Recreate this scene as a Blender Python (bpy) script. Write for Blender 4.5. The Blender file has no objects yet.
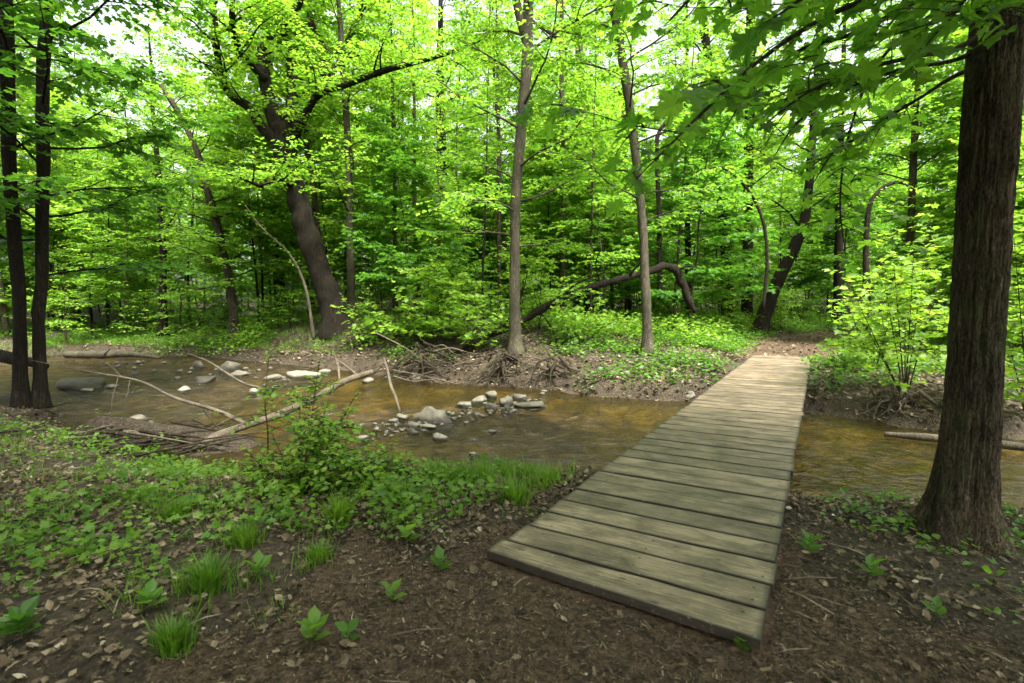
import bpy, math, random
import numpy as np
PI = math.pi
rng = np.random.default_rng(7)
scene = bpy.context.scene
C = scene.collection

# ------------------------------------------------------------------ camera
FPX, CX, CY, HOR = 500.0, 512.0, 341.5, 300.0
PITCH = math.atan2(CY - HOR, FPX)
CAMZ = 1.5
cam_d = bpy.data.cameras.new('camera'); cam = bpy.data.objects.new('camera', cam_d); C.objects.link(cam)
cam_d.sensor_width = 36; cam_d.lens = FPX / 1024 * 36
cam_d.dof.use_dof = True; cam_d.dof.focus_distance = 7.5; cam_d.dof.aperture_fstop = 2.8; cam_d.clip_start = 0.05; cam_d.clip_end = 2000
cam.location = (0, 0, CAMZ); cam.rotation_euler = (PI / 2 - PITCH, 0, 0)
scene.camera = cam

def ray(px, py):
    u, v = (px - CX) / FPX, (CY - py) / FPX
    c, s = math.cos(PITCH), math.sin(PITCH)
    y, z = c + v * s, -s + v * c
    return np.array([u / y, 1.0, z / y])
def at(px, py, Y):
    return np.array([0, 0, CAMZ]) + ray(px, py) * Y
def on_z(px, py, z):
    r = ray(px, py); return np.array([0, 0, CAMZ]) + r * ((z - CAMZ) / r[2])

# ------------------------------------------------------------------ noise
_P = np.random.default_rng(3).random((64, 64, 64)).astype(np.float32)
def vnoise(p):
    p = np.asarray(p, dtype=np.float64)
    i = np.floor(p).astype(np.int64); f = p - i; f = f * f * (3 - 2 * f)
    r = 0
    for a in (0, 1):
        for b in (0, 1):
            for c in (0, 1):
                w = (f[..., 0] if a else 1 - f[..., 0]) * (f[..., 1] if b else 1 - f[..., 1]) * (f[..., 2] if c else 1 - f[..., 2])
                r = r + w * _P[(i[..., 0] + a) & 63, (i[..., 1] + b) & 63, (i[..., 2] + c) & 63]
    return r * 2 - 1
def fbm(p, o=4, g=0.5):
    p = np.asarray(p, dtype=np.float64); r = 0; a = 1
    for k in range(o):
        r = r + a * vnoise(p * 2 ** k + 11.3 * k); a *= g
    return r
def n2(x, y, s, o=3, seed=0.0):
    return fbm(np.stack([x * s, y * s, np.full_like(x, seed + .37)], -1), o)
def sst(t):
    t = np.clip(t, 0, 1); return t * t * (3 - 2 * t)
def unit(v):
    return v / np.maximum(np.linalg.norm(v, axis=-1, keepdims=True), 1e-9)

# ------------------------------------------------------------------ creek + terrain
ZW = -0.45
far_px = [(40, 357), (100, 352), (150, 357), (200, 356), (260, 362), (330, 369), (380, 376), (430, 383), (480, 386), (530, 389), (560, 393), (600, 398), (650, 401), (695, 403), (760, 409), (815, 414), (860, 421), (900, 429), (960, 434), (1024, 441)]
near_px = [(0, 392), (38, 392), (62, 414), (110, 434), (170, 446), (215, 462), (260, 470), (320, 474), (400, 478), (440, 484), (480, 484), (560, 482), (640, 492), (720, 505), (795, 514), (870, 517), (930, 520), (1024, 516)]
far_pts = np.array([(-70, 30), (-40, 22)] + [tuple(on_z(x, y, ZW)[:2]) for x, y in far_px] + [(14, 6.9), (30, 7.5), (70, 12)])
near_pts = np.array([(-70, 22), (-40, 14), (-18, 11)] + [tuple(on_z(x, y, ZW + .05)[:2]) for x, y in near_px] + [(9, 4.6), (30, 4.4), (70, 7)])
poly = np.vstack([far_pts, near_pts[::-1]])
def dist_pl(x, y, pts):
    d = np.full(x.shape, 1e9)
    for a, b in zip(pts[:-1], pts[1:]):
        ab = b - a; t = np.clip(((x - a[0]) * ab[0] + (y - a[1]) * ab[1]) / (ab @ ab), 0, 1)
        d = np.minimum(d, (x - a[0] - t * ab[0]) ** 2 + (y - a[1] - t * ab[1]) ** 2)
    return np.sqrt(d)
def inside(x, y):
    r = np.zeros(x.shape, bool); P = poly; Q = np.roll(poly, -1, 0)
    for (x1, y1), (x2, y2) in zip(P, Q):
        if y1 == y2: continue
        c = (y1 > y) != (y2 > y)
        r ^= c & (x < (x2 - x1) * (y - y1) / (y2 - y1) + x1)
    return r
BO = np.array([1.038, 1.978, CAMZ - 1.412]); BYAW = 0.554; BW = 1.4; BS = 0.247; BN = 53
BA = np.array([math.sin(BYAW), math.cos(BYAW), -0.006]); BB = np.array([-math.cos(BYAW), math.sin(BYAW), -0.023])
def creek(x, y):
    dn, df = dist_pl(x, y, near_pts), dist_pl(x, y, far_pts)
    return dn, df, inside(x, y)
def H(x, y):
    x = np.atleast_1d(np.asarray(x, float)); y = np.atleast_1d(np.asarray(y, float))
    wob = 0.14 * n2(x, y, 1.3, 3, 5)
    dn, df, ins = creek(x, y)
    dn = dn + np.where(ins, -wob, wob) * .8; df = df + np.where(ins, -wob, wob)
    m = np.minimum(dn, df)
    bed = ZW - 0.02 - 0.22 * sst(m / 1.0) + 0.035 * n2(x, y, 2.2, 3, 9)
    bed = bed + .17 * np.exp(-(((x + 1.6) / 1.6) ** 2 + ((y - 8.6) / .5) ** 2))        # riffle under the stones
    da = on_z(60, 432, ZW)[:2]; db = on_z(246, 444, ZW)[:2]
    bed = bed + .29 * np.exp(-(dist_pl(x, y, np.array([da, db])) / .32) ** 2)
    nb = 0.0 + 0.05 * n2(x, y, .9, 4, 1) * sst((np.hypot(x - 1, y - 2.5) - .6) / 2) + .012 * n2(x, y, 9, 3, 2)
    nb = nb - .12 * sst((-x - 1) / 4) * sst((y - 3) / 3)
    bw = 0.75 + 0.9 * sst((-x - .5) / 3)
    near = (ZW - .03) + (nb - ZW + .03) * sst(dn / bw)
    r = np.hypot(x, y)
    fb = 0.03 + .03 * np.clip(y - 14, 0, 60) + .05 * n2(x, y, .5, 4, 3) + .02 * n2(x, y, 5, 3, 4)
    fb = fb + .9 * np.exp(-(((x + 5.0) / 5.0) ** 2 + ((y - 19) / 4.5) ** 2)) + .42 * np.exp(-(((x - .5) / 4.) ** 2 + ((y - 15) / 3.) ** 2))
    fb = fb - .2 * np.exp(-(((x + 14) / 6) ** 2 + ((y - 21) / 4) ** 2)) + .8 * sst((r - 30) / 40)
    pd = path_d(x, y)
    k = np.exp(-(pd / 1.8) ** 2)
    fb = fb * (1 - k) + k * (-.06 + .004 * np.clip(y - 13, 0, 40) + .012 * n2(x, y, 6, 3, 6))
    far = (ZW - .03) + .30 * sst(df / .45) + (fb - ZW - .27) * sst((df - .15) / 2.6) + .05 * n2(x, y, 3.5, 3, 8) * sst(df / .3) * (1 - sst((df - 1) / 2.5))
    h = np.where(ins, bed, np.where(dn < df, near, far))
    # keep the ground under the deck
    rx, ry = x - BO[0], y - BO[1]
    u = rx * BA[0] + ry * BA[1]; v = rx * BB[0] + ry * BB[1]
    on = (u > -.12) & (u < BN * BS + .05) & (v > -.08) & (v < BW + .08)
    h = np.where(on, np.minimum(h, BO[2] + BA[2] * u + BB[2] * v - .075), h)
    return h
PATH = np.array([(7.35, 13.3), (8.1, 14.6), (9.3, 16.6), (11.4, 19.2), (14.5, 21.3), (21, 23)])
def path_d(x, y): return dist_pl(x, y, PATH)
def h1(x, y): return float(H(x, y)[0])
def hit(px, py, zoff=0.0):
    r = ray(px, py); Y = np.exp(np.linspace(math.log(1.0), math.log(90), 1500))
    X = r[0] * Y; Z = CAMZ + r[2] * Y; hh = H(X, Y) + zoff
    k = np.nonzero(Z <= hh)[0]
    k = k[0] if len(k) else len(Y) - 1
    return np.array([X[k], Y[k], hh[k] - zoff])

# ------------------------------------------------------------------ mesh building
class MB:
    def __init__(s): s.V = []; s.F = []; s.T = []; s.n = 0
    def add(s, v, f, tone=None):
        v = np.asarray(v, np.float64).reshape(-1, 3)
        fs = f if isinstance(f, list) else [f]
        for a in fs:
            a = np.asarray(a, np.int64)
            if a.size: s.F.append(a + s.n)
        s.V.append(v); s.n += len(v)
        s.T.append(np.full(len(v), .5) if tone is None else np.broadcast_to(np.asarray(tone, float), (len(v),)))
    def mesh(s, name, mat, origin=None, smooth=True):
        V = np.concatenate(s.V) if s.V else np.zeros((0, 3))
        if origin is not None: V = V - np.asarray(origin)
        me = bpy.data.meshes.new(name)
        loops = np.concatenate([a.ravel() for a in s.F]); cnt = np.concatenate([np.full(len(a), a.shape[1]) for a in s.F])
        me.vertices.add(len(V)); me.vertices.foreach_set('co', V.astype(np.float32).ravel())
        me.loops.add(len(loops)); me.loops.foreach_set('vertex_index', loops.astype(np.int32))
        me.polygons.add(len(cnt)); st = np.concatenate([[0], np.cumsum(cnt)[:-1]])
        me.polygons.foreach_set('loop_start', st.astype(np.int32)); me.polygons.foreach_set('loop_total', cnt.astype(np.int32))
        me.polygons.foreach_set('use_smooth', np.full(len(cnt), bool(smooth)))
        me.update(calc_edges=True)
        a = me.attributes.new('tone', 'FLOAT', 'POINT'); a.data.foreach_set('value', np.concatenate(s.T).astype(np.float32))
        me.materials.append(mat)
        return me
def link(name, me, parent=None, loc=(0, 0, 0)):
    o = bpy.data.objects.new(name, me); C.objects.link(o); o.location = loc
    if parent is not None: o.parent = parent
    return o
def tag(o, label=None, cat=None, group=None, kind=None):
    if label: o['label'] = label
    if cat: o['category'] = cat
    if group: o['group'] = group
    if kind: o['kind'] = kind
    return o
def empty(name, loc): return link(name, None, None, tuple(loc))

def tube(mb, pts, rad, sides=8, tone=None, cap=True, rough=0.0, rs=6.0, seed=0.):
    pts = np.asarray(pts, float); n = len(pts); rad = np.broadcast_to(np.asarray(rad, float), (n,))
    tan = unit(np.gradient(pts, axis=0))
    ref = np.array([0.0, 1.0, 0.0]) if abs(tan[0][1]) < .85 else np.array([1.0, 0, 0])
    e1 = []; e = unit(ref - tan[0] * (ref @ tan[0]))
    for t in tan:
        e = unit(e - t * (e @ t)); e1.append(e)
    e1 = np.array(e1); e2 = np.cross(tan, e1)
    a = np.arange(sides) / sides * 2 * PI
    R = np.broadcast_to(rad[:, None], (n, sides))
    d = e1[:, None, :] * np.cos(a)[None, :, None] + e2[:, None, :] * np.sin(a)[None, :, None]
    if rough:
        q = pts[:, None, :] + d * rad[:, None, None]
        R = R * (1 + rough * fbm(q * rs + seed, 3))
    v = pts[:, None, :] + d * R[:, :, None]
    i = np.arange(n - 1)[:, None] * sides; j = np.arange(sides)[None, :]; k = (j + 1) % sides
    f = np.stack([i + j, i + k, i + sides + k, i + sides + j], -1).reshape(-1, 4)
    V = v.reshape(-1, 3); F = [f]
    if cap:
        V = np.vstack([V, pts[:1], pts[-1:]]); b, t = n * sides, n * sides + 1
        j = np.arange(sides); k = (j + 1) % sides
        F.append(np.concatenate([np.stack([k, j, np.full(sides, b)], -1), np.stack([(n - 1) * sides + j, (n - 1) * sides + k, np.full(sides, t)], -1)]))
    mb.add(V, F, tone)
def resample(pts, n):
    pts = np.asarray(pts, float)
    if len(pts) > 2:                                # Catmull-Rom
        P = np.vstack([2 * pts[0] - pts[1], pts, 2 * pts[-1] - pts[-2]]); out = []
        for i in range(1, len(P) - 2):
            for t in np.linspace(0, 1, 12, endpoint=False):
                out.append(.5 * (2 * P[i] + (P[i + 1] - P[i - 1]) * t + (2 * P[i - 1] - 5 * P[i] + 4 * P[i + 1] - P[i + 2]) * t * t + (3 * P[i] - P[i - 1] - 3 * P[i + 1] + P[i + 2]) * t ** 3))
        out.append(pts[-1]); pts = np.array(out)
    L = np.concatenate([[0], np.cumsum(np.linalg.norm(np.diff(pts, axis=0), axis=1))])
    s = np.linspace(0, L[-1], n)
    return np.stack([np.interp(s, L, pts[:, k]) for k in range(pts.shape[1])], -1)

# leaf outlines: x across, y along, z up; faces
def T_diamond():
    return np.array([(0, 0, 0), (.36, .42, .07), (0, 1, 0), (-.36, .42, .07)]), np.array([(0, 1, 2), (0, 2, 3)])
def T_oval():
    return np.array([(0, 0, 0), (.27, .22, .06), (.34, .55, .08), (0, 1, -.05), (-.34, .55, .08), (-.27, .22, .06)]), np.array([(0, 1, 2, 3), (0, 3, 4, 5)])
def T_star():                                       # coarse five-lobed maple leaf
    o = [(0, 0), (.34, .10), (.26, .34), (.55, .55), (.24, .62), (0, 1.0), (-.24, .62), (-.55, .55), (-.26, .34), (-.34, .10)]
    v = [(0, .36, 0)] + [(x, y, .09 * abs(x) / .5 - (.06 if y > .9 else 0)) for x, y in o]
    n = len(o)
    return np.array(v), np.array([(0, 1 + i, 1 + (i + 1) % n) for i in range(n)])
def T_maple():
    h = [(0.03, 0), (.14, -.04), (.34, .03), (.30, .12), (.46, .20), (.30, .27), (.42, .42), (.60, .48), (.56, .56), (.66, .68), (.50, .64), (.42, .70), (.24, .56), (.22, .70), (.27, .80), (.14, .84), (0, 1.06)]
    o = h + [(-x, y) for x, y in h[::-1][1:]]
    v = [(0, .33, 0)] + [(x, y, .34 * abs(x) * (1 - 1.1 * abs(x)) - .38 * max(0, y - .4) ** 2 + .03 * ((i * 5) % 3 - 1)) for i, (x, y) in enumerate(o)]
    n = len(o)
    return np.array(v), np.array([(0, 1 + i, 1 + (i + 1) % n) for i in range(n)])
def T_blade():
    return np.array([(-.016, 0, 0), (.016, 0, 0), (.018, .5, .10), (-.018, .5, .10), (0, 1, .02)]), [np.array([(0, 1, 2, 3)]), np.array([(3, 2, 4)])]
def T_dead():
    o = [(0, 0), (.16, .12), (.10, .22), (.30, .34), (.16, .46), (.30, .62), (.14, .72), (0, 1), (-.16, .74), (-.30, .60), (-.14, .45), (-.28, .30), (-.10, .2), (-.15, .1)]
    v = [(0, .45, 0)] + [(x, y, .35 * abs(x) + .14 * (y - .5) ** 2 + .05 * ((i * 7) % 3 - 1)) for i, (x, y) in enumerate(o)]
    n = len(o)
    return np.array(v), np.array([(0, 1 + i, 1 + (i + 1) % n) for i in range(n)])
def T_curl(a=.5, w=.3):
    return np.array([(0, 0, 0), (w, .25, .25 * a), (w * 1.1, .6, .35 * a), (0, 1, .5 * a), (-w, .6, .15 * a), (-w * .8, .22, .3 * a), (0, .5, -.05)]), np.array([(6, 0, 1), (6, 1, 2), (6, 2, 3), (6, 3, 4), (6, 4, 5), (6, 5, 0)])
def T_frag():
    return np.array([(0, 0, 0), (.4, .3, .12), (.15, .9, .05), (-.3, .6, .2)]), np.array([(0, 1, 2), (0, 2, 3)])
def dead(mb, x, y, rg, s0, s1, tm, zlo=.004, zhi=.035):
    n = len(x); kind = rg.random(n)
    for lo, hi, t in ((0, .28, T_dead()), (.28, .52, T_curl(.5, .3)), (.52, .74, T_curl(1.0, .36)), (.74, .86, T_curl(-.4, .24)), (.86, 1.01, T_frag())):
        q = (kind >= lo) & (kind < hi); m = int(q.sum())
        leaves(mb, np.stack([x[q], y[q], H(x[q], y[q]) + rg.uniform(zlo, zhi, m)], -1), flat_dir(rg, m, .25), UP + rg.normal(0, .5, (m, 3)), rg.uniform(s0, s1, m), t, np.clip(rg.normal(tm, .22, m), 0, 1), rg.uniform(.7, 1.2, m))
def leaves(mb, pos, dirn, nrm, size, tmpl, tone, width=None):
    V, F = tmpl; N = len(pos)
    if N == 0: return
    size = np.broadcast_to(np.asarray(size, float), (N,))
    y = unit(dirn); x = unit(np.cross(y, nrm)); z = np.cross(x, y)
    w = 1.0 if width is None else np.broadcast_to(width, (N,))[:, None, None]
    P = pos[:, None, :] + size[:, None, None] * (x[:, None, :] * V[None, :, 0:1] * w + y[:, None, :] * V[None, :, 1:2] + z[:, None, :] * V[None, :, 2:3])
    k = len(V); off = (np.arange(N) * k)[:, None, None]
    Fs = [(np.asarray(f)[None] + off).reshape(-1, np.asarray(f).shape[1]) for f in (F if isinstance(F, list) else [F])]
    mb.add(P.reshape(-1, 3), Fs, np.repeat(tone, k))

# ------------------------------------------------------------------ materials
def new_mat(name):
    m = bpy.data.materials.new(name); m.use_nodes = True; nt = m.node_tree; nt.nodes.clear()
    return m, nt, nt.nodes, nt.links
def N(nd, t, **kw):
    n = nd.new(t)
    for k, v in kw.items():
        if k in ('operation', 'blend_type', 'data_type', 'attribute_name', 'feature', 'noise_dimensions', 'distance'): setattr(n, k, v)
        else: n.inputs[k.replace('_', ' ')].default_value = v
    return n
def ramp(nd, stops):
    r = nd.new('ShaderNodeValToRGB'); e = r.color_ramp.elements
    while len(e) > 1: e.remove(e[0])
    e[0].position = stops[0][0]; e[0].color = (*stops[0][1], 1)
    for p, c in stops[1:]:
        q = e.new(p); q.color = (*c, 1)
    return r
def coords(nd, ln, scale=(1, 1, 1)):
    t = nd.new('ShaderNodeTexCoord'); m = nd.new('ShaderNodeMapping'); m.inputs['Scale'].default_value = scale
    ln.new(t.outputs['Object'], m.inputs['Vector']); return m.outputs['Vector']

def leaf_mat(name, dark, mid, light, tr=1.9, rough=.45, mixf=.5):
    m, nt, nd, ln = new_mat(name)
    at_ = N(nd, 'ShaderNodeAttribute', attribute_name='tone'); oi = nd.new('ShaderNodeObjectInfo')
    ad = N(nd, 'ShaderNodeMath', operation='MULTIPLY_ADD'); ln.new(oi.outputs['Random'], ad.inputs[0]); ad.inputs[1].default_value = .3; ln.new(at_.outputs['Fac'], ad.inputs[2])
    sb = N(nd, 'ShaderNodeMath', operation='SUBTRACT'); ln.new(ad.outputs[0], sb.inputs[0]); sb.inputs[1].default_value = .15
    r = ramp(nd, [(0, dark), (.5, mid), (1, light)]); ln.new(sb.outputs[0], r.inputs[0])
    pb = nd.new('ShaderNodeBsdfPrincipled'); pb.inputs['Roughness'].default_value = rough; pb.inputs['Specular IOR Level'].default_value = .5
    ln.new(r.outputs[0], pb.inputs['Base Color'])
    hs = nd.new('ShaderNodeMix'); hs.data_type = 'RGBA'; hs.blend_type = 'MULTIPLY'; hs.inputs[0].default_value = 1
    ln.new(r.outputs[0], hs.inputs[6]); hs.inputs[7].default_value = (tr * 1.05, tr, tr * .6, 1)
    tl = nd.new('ShaderNodeBsdfTranslucent'); ln.new(hs.outputs[2], tl.inputs['Color'])
    mx = nd.new('ShaderNodeMixShader'); mx.inputs[0].default_value = mixf
    ln.new(pb.outputs[0], mx.inputs[1]); ln.new(tl.outputs[0], mx.inputs[2])
    o = nd.new('ShaderNodeOutputMaterial'); ln.new(mx.outputs[0], o.inputs[0]); return m
M = {}
M['leaf'] = leaf_mat('leaf_spring', (.058, .17, .016), (.118, .25, .024), (.225, .355, .045), 2.0)
M['leaf_deep'] = leaf_mat('leaf_deep', (.04, .12, .012), (.065, .18, .018), (.11, .25, .022), 1.9)
M['leaf_maple'] = leaf_mat('leaf_maple', (.06, .17, .016), (.11, .25, .024), (.18, .33, .035), 2.0, mixf=.62)
M['leaf_yellow'] = leaf_mat('leaf_fresh', (.105, .235, .02), (.175, .32, .032), (.27, .40, .06), 1.9)
M['grass'] = leaf_mat('grass_blade', (.06, .15, .015), (.11, .23, .02), (.18, .30, .03), 1.5)
M['herb'] = leaf_mat('herb_leaf', (.04, .12, .014), (.085, .20, .02), (.17, .30, .035), 1.7)

def bark_mat(name, c0, c1, c2, sc=1.0, bump=.8, moss=0.0):
    m, nt, nd, ln = new_mat(name)
    v = coords(nd, ln, (26 * sc, 26 * sc, 3.4 * sc))
    n1 = N(nd, 'ShaderNodeTexNoise', Scale=1.0, Detail=7.0, Roughness=.62, Distortion=.9); ln.new(v, n1.inputs['Vector'])
    vf = coords(nd, ln, (90 * sc, 90 * sc, 34 * sc)); nf = N(nd, 'ShaderNodeTexNoise', Scale=1.0, Detail=4.0, Roughness=.6); ln.new(vf, nf.inputs['Vector'])
    q1 = N(nd, 'ShaderNodeMath', operation='SUBTRACT'); ln.new(n1.outputs['Fac'], q1.inputs[0]); q1.inputs[1].default_value = .5
    q2 = N(nd, 'ShaderNodeMath', operation='ABSOLUTE'); ln.new(q1.outputs[0], q2.inputs[0])
    q3 = N(nd, 'ShaderNodeMath', operation='MULTIPLY_ADD'); ln.new(q2.outputs[0], q3.inputs[0]); q3.inputs[1].default_value = 2.6; ln.new(nf.outputs['Fac'], q3.inputs[2])
    q4 = N(nd, 'ShaderNodeMath', operation='SUBTRACT'); ln.new(q3.outputs[0], q4.inputs[0]); q4.inputs[1].default_value = .32
    v2 = coords(nd, ln, (3, 3, 1.2))
    n2_ = N(nd, 'ShaderNodeTexNoise', Scale=1.0, Detail=5.0, Roughness=.6); ln.new(v2, n2_.inputs['Vector'])
    mm = q4
    r = ramp(nd, [(.12, c0), (.42, c1), (.85, c2)]); ln.new(mm.outputs[0], r.inputs[0])
    r2 = ramp(nd, [(.35, (.62, .62, .62)), (.65, (1.25, 1.22, 1.15))]); ln.new(n2_.outputs['Fac'], r2.inputs[0])
    mx = nd.new('ShaderNodeMix'); mx.data_type = 'RGBA'; mx.blend_type = 'MULTIPLY'; mx.inputs[0].default_value = 1
    ln.new(r.outputs[0], mx.inputs[6]); ln.new(r2.outputs[0], mx.inputs[7]); col = mx.outputs[2]
    if moss:
        v3 = coords(nd, ln, (6, 6, 4)); n3 = N(nd, 'ShaderNodeTexNoise', Scale=1.0, Detail=4.0); ln.new(v3, n3.inputs['Vector'])
        r3 = ramp(nd, [(.5, (0, 0, 0)), (.7, (moss, moss, moss))]); ln.new(n3.outputs['Fac'], r3.inputs[0])
        m2 = nd.new('ShaderNodeMix'); m2.data_type = 'RGBA'; ln.new(r3.outputs[0], m2.inputs[0]); ln.new(col, m2.inputs[6]); m2.inputs[7].default_value = (.07, .10, .03, 1); col = m2.outputs[2]
    b = N(nd, 'ShaderNodeBump', Strength=bump, Distance=.03); ln.new(mm.outputs[0], b.inputs['Height'])
    pb = nd.new('ShaderNodeBsdfPrincipled'); pb.inputs['Roughness'].default_value = .9; pb.inputs['Specular IOR Level'].default_value = .2
    ln.new(col, pb.inputs['Base Color']); ln.new(b.outputs[0], pb.inputs['Normal'])
    o = nd.new('ShaderNodeOutputMaterial'); ln.new(pb.outputs[0], o.inputs[0]); return m
M['bark'] = bark_mat('bark_brown', (.025, .019, .012), (.065, .051, .034), (.13, .105, .07))
M['bark_near'] = bark_mat('bark_furrowed', (.028, .021, .014), (.115, .088, .058), (.25, .20, .135), 1.15, 1.0, .45)
M['bark_dark'] = bark_mat('bark_dark', (.008, .0065, .004), (.022, .0165, .010), (.055, .043, .027), .8, 1.0)
M['bark_grey'] = bark_mat('bark_grey', (.035, .03, .021), (.09, .076, .054), (.20, .175, .13), 1.0, .5, .4)
M['wood_bare'] = bark_mat('wood_bare', (.06, .048, .035), (.15, .125, .09), (.28, .24, .175), 1.3, .5)
M['wood_dark'] = bark_mat('wood_wet', (.02, .015, .01), (.06, .045, .03), (.12, .10, .07), 1.0, .8, .4)

def ground_mat(name, kind):
    m, nt, nd, ln = new_mat(name)
    v = coords(nd, ln)
    a = N(nd, 'ShaderNodeTexNoise', Scale=1.1, Detail=6.0, Roughness=.6); ln.new(v, a.inputs['Vector'])
    b = N(nd, 'ShaderNodeTexNoise', Scale=24.0, Detail=6.0, Roughness=.7); ln.new(v, b.inputs['Vector'])
    vo = N(nd, 'ShaderNodeTexVoronoi', Scale=34.0); ln.new(v, vo.inputs['Vector'])
    if kind == 'path':
        r = ramp(nd, [(.25, (.038, .024, .015)), (.5, (.095, .062, .040)), (.72, (.18, .125, .08))])
    else:
        r = ramp(nd, [(.25, (.018, .014, .009)), (.5, (.048, .037, .025)), (.72, (.11, .088, .058))])
    ln.new(b.outputs['Fac'], r.inputs[0])
    r2 = ramp(nd, [(.3, (.65, .62, .58)), (.7, (1.3, 1.25, 1.15))]); ln.new(a.outputs['Fac'], r2.inputs[0])
    mx = nd.new('ShaderNodeMix'); mx.data_type = 'RGBA'; mx.blend_type = 'MULTIPLY'; mx.inputs[0].default_value = 1
    ln.new(r.outputs[0], mx.inputs[6]); ln.new(r2.outputs[0], mx.inputs[7]); col = mx.outputs[2]
    if kind == 'ground':
        at_ = N(nd, 'ShaderNodeAttribute', attribute_name='tone')          # 0 = stream bed ... 1 = mossy green soil
        g = nd.new('ShaderNodeMix'); g.data_type = 'RGBA'; rr = ramp(nd, [(.55, (0, 0, 0)), (1, (.75, .75, .75))]); ln.new(at_.outputs['Fac'], rr.inputs[0])
        ln.new(rr.outputs[0], g.inputs[0]); ln.new(col, g.inputs[6]); g.inputs[7].default_value = (.045, .075, .018, 1)
        bedr = ramp(nd, [(.3, (.028, .024, .010)), (.47, (.12, .10, .036)), (.64, (.32, .27, .10))])
        bn = N(nd, 'ShaderNodeTexNoise', Scale=1.9, Detail=8.0, Roughness=.68, Distortion=.8); ln.new(v, bn.inputs['Vector']); ln.new(bn.outputs['Fac'], bedr.inputs[0])
        g2 = nd.new('ShaderNodeMix'); g2.data_type = 'RGBA'; r5 = ramp(nd, [(.05, (1, 1, 1)), (.4, (0, 0, 0))]); ln.new(at_.outputs['Fac'], r5.inputs[0])
        ln.new(r5.outputs[0], g2.inputs[0]); ln.new(g.outputs[2], g2.inputs[6]); ln.new(bedr.outputs[0], g2.inputs[7]); col = g2.outputs[2]
    ad = N(nd, 'ShaderNodeMath', operation='ADD'); ln.new(b.outputs['Fac'], ad.inputs[0]); ln.new(vo.outputs['Distance'], ad.inputs[1])
    bp = N(nd, 'ShaderNodeBump', Strength=.8, Distance=.03); ln.new(ad.outputs[0], bp.inputs['Height'])
    pb = nd.new('ShaderNodeBsdfPrincipled'); pb.inputs['Roughness'].default_value = .85; pb.inputs['Specular IOR Level'].default_value = .3
    ln.new(col, pb.inputs['Base Color']); ln.new(bp.outputs[0], pb.inputs['Normal'])
    o = nd.new('ShaderNodeOutputMaterial'); ln.new(pb.outputs[0], o.inputs[0]); return m
M['ground'] = ground_mat('forest_soil', 'ground'); M['path'] = ground_mat('bark_mulch', 'path')

def tone_mat(name, stops, rough=.8, spec=.25, tl=0.0, noise=12.0, bump=.3):
    m, nt, nd, ln = new_mat(name)
    at_ = N(nd, 'ShaderNodeAttribute', attribute_name='tone')
    r = ramp(nd, stops); ln.new(at_.outputs['Fac'], r.inputs[0])
    v = coords(nd, ln); a = N(nd, 'ShaderNodeTexNoise', Scale=noise, Detail=6.0, Roughness=.65); ln.new(v, a.inputs['Vector'])
    r2 = ramp(nd, [(.3, (.6, .6, .58)), (.7, (1.3, 1.3, 1.28))]); ln.new(a.outputs['Fac'], r2.inputs[0])
    mx = nd.new('ShaderNodeMix'); mx.data_type = 'RGBA'; mx.blend_type = 'MULTIPLY'; mx.inputs[0].default_value = 1
    ln.new(r.outputs[0], mx.inputs[6]); ln.new(r2.outputs[0], mx.inputs[7])
    pb = nd.new('ShaderNodeBsdfPrincipled'); pb.inputs['Roughness'].default_value = rough; pb.inputs['Specular IOR Level'].default_value = spec
    ln.new(mx.outputs[2], pb.inputs['Base Color'])
    bp = N(nd, 'ShaderNodeBump', Strength=bump, Distance=.02); ln.new(a.outputs['Fac'], bp.inputs['Height']); ln.new(bp.outputs[0], pb.inputs['Normal'])
    out = pb.outputs[0]
    if tl:
        t = nd.new('ShaderNodeBsdfTranslucent'); ln.new(mx.outputs[2], t.inputs[0]); q = nd.new('ShaderNodeMixShader'); q.inputs[0].default_value = tl
        ln.new(out, q.inputs[1]); ln.new(t.outputs[0], q.inputs[2]); out = q.outputs[0]
    o = nd.new('ShaderNodeOutputMaterial'); ln.new(out, o.inputs[0]); return m
M['litter'] = tone_mat('dead_leaf', [(0, (.05, .036, .02)), (.5, (.155, .115, .07)), (.85, (.34, .275, .185)), (1, (.48, .42, .32))], .6, .3, .15)
M['chips'] = tone_mat('wood_chip', [(0, (.022, .017, .011)), (.45, (.068, .052, .034)), (.8, (.19, .145, .092)), (1, (.40, .33, .23))], .8)
M['rock'] = tone_mat('creek_stone', [(0, (.022, .02, .014)), (.15, (.05, .045, .032)), (.5, (.22, .20, .15)), (1, (.42, .39, .31))], .7, .4, 0, 9.0, .6)
M['stick'] = tone_mat('dry_twig', [(0, (.045, .03, .02)), (.5, (.14, .11, .075)), (1, (.32, .27, .20))], .85)

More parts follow.
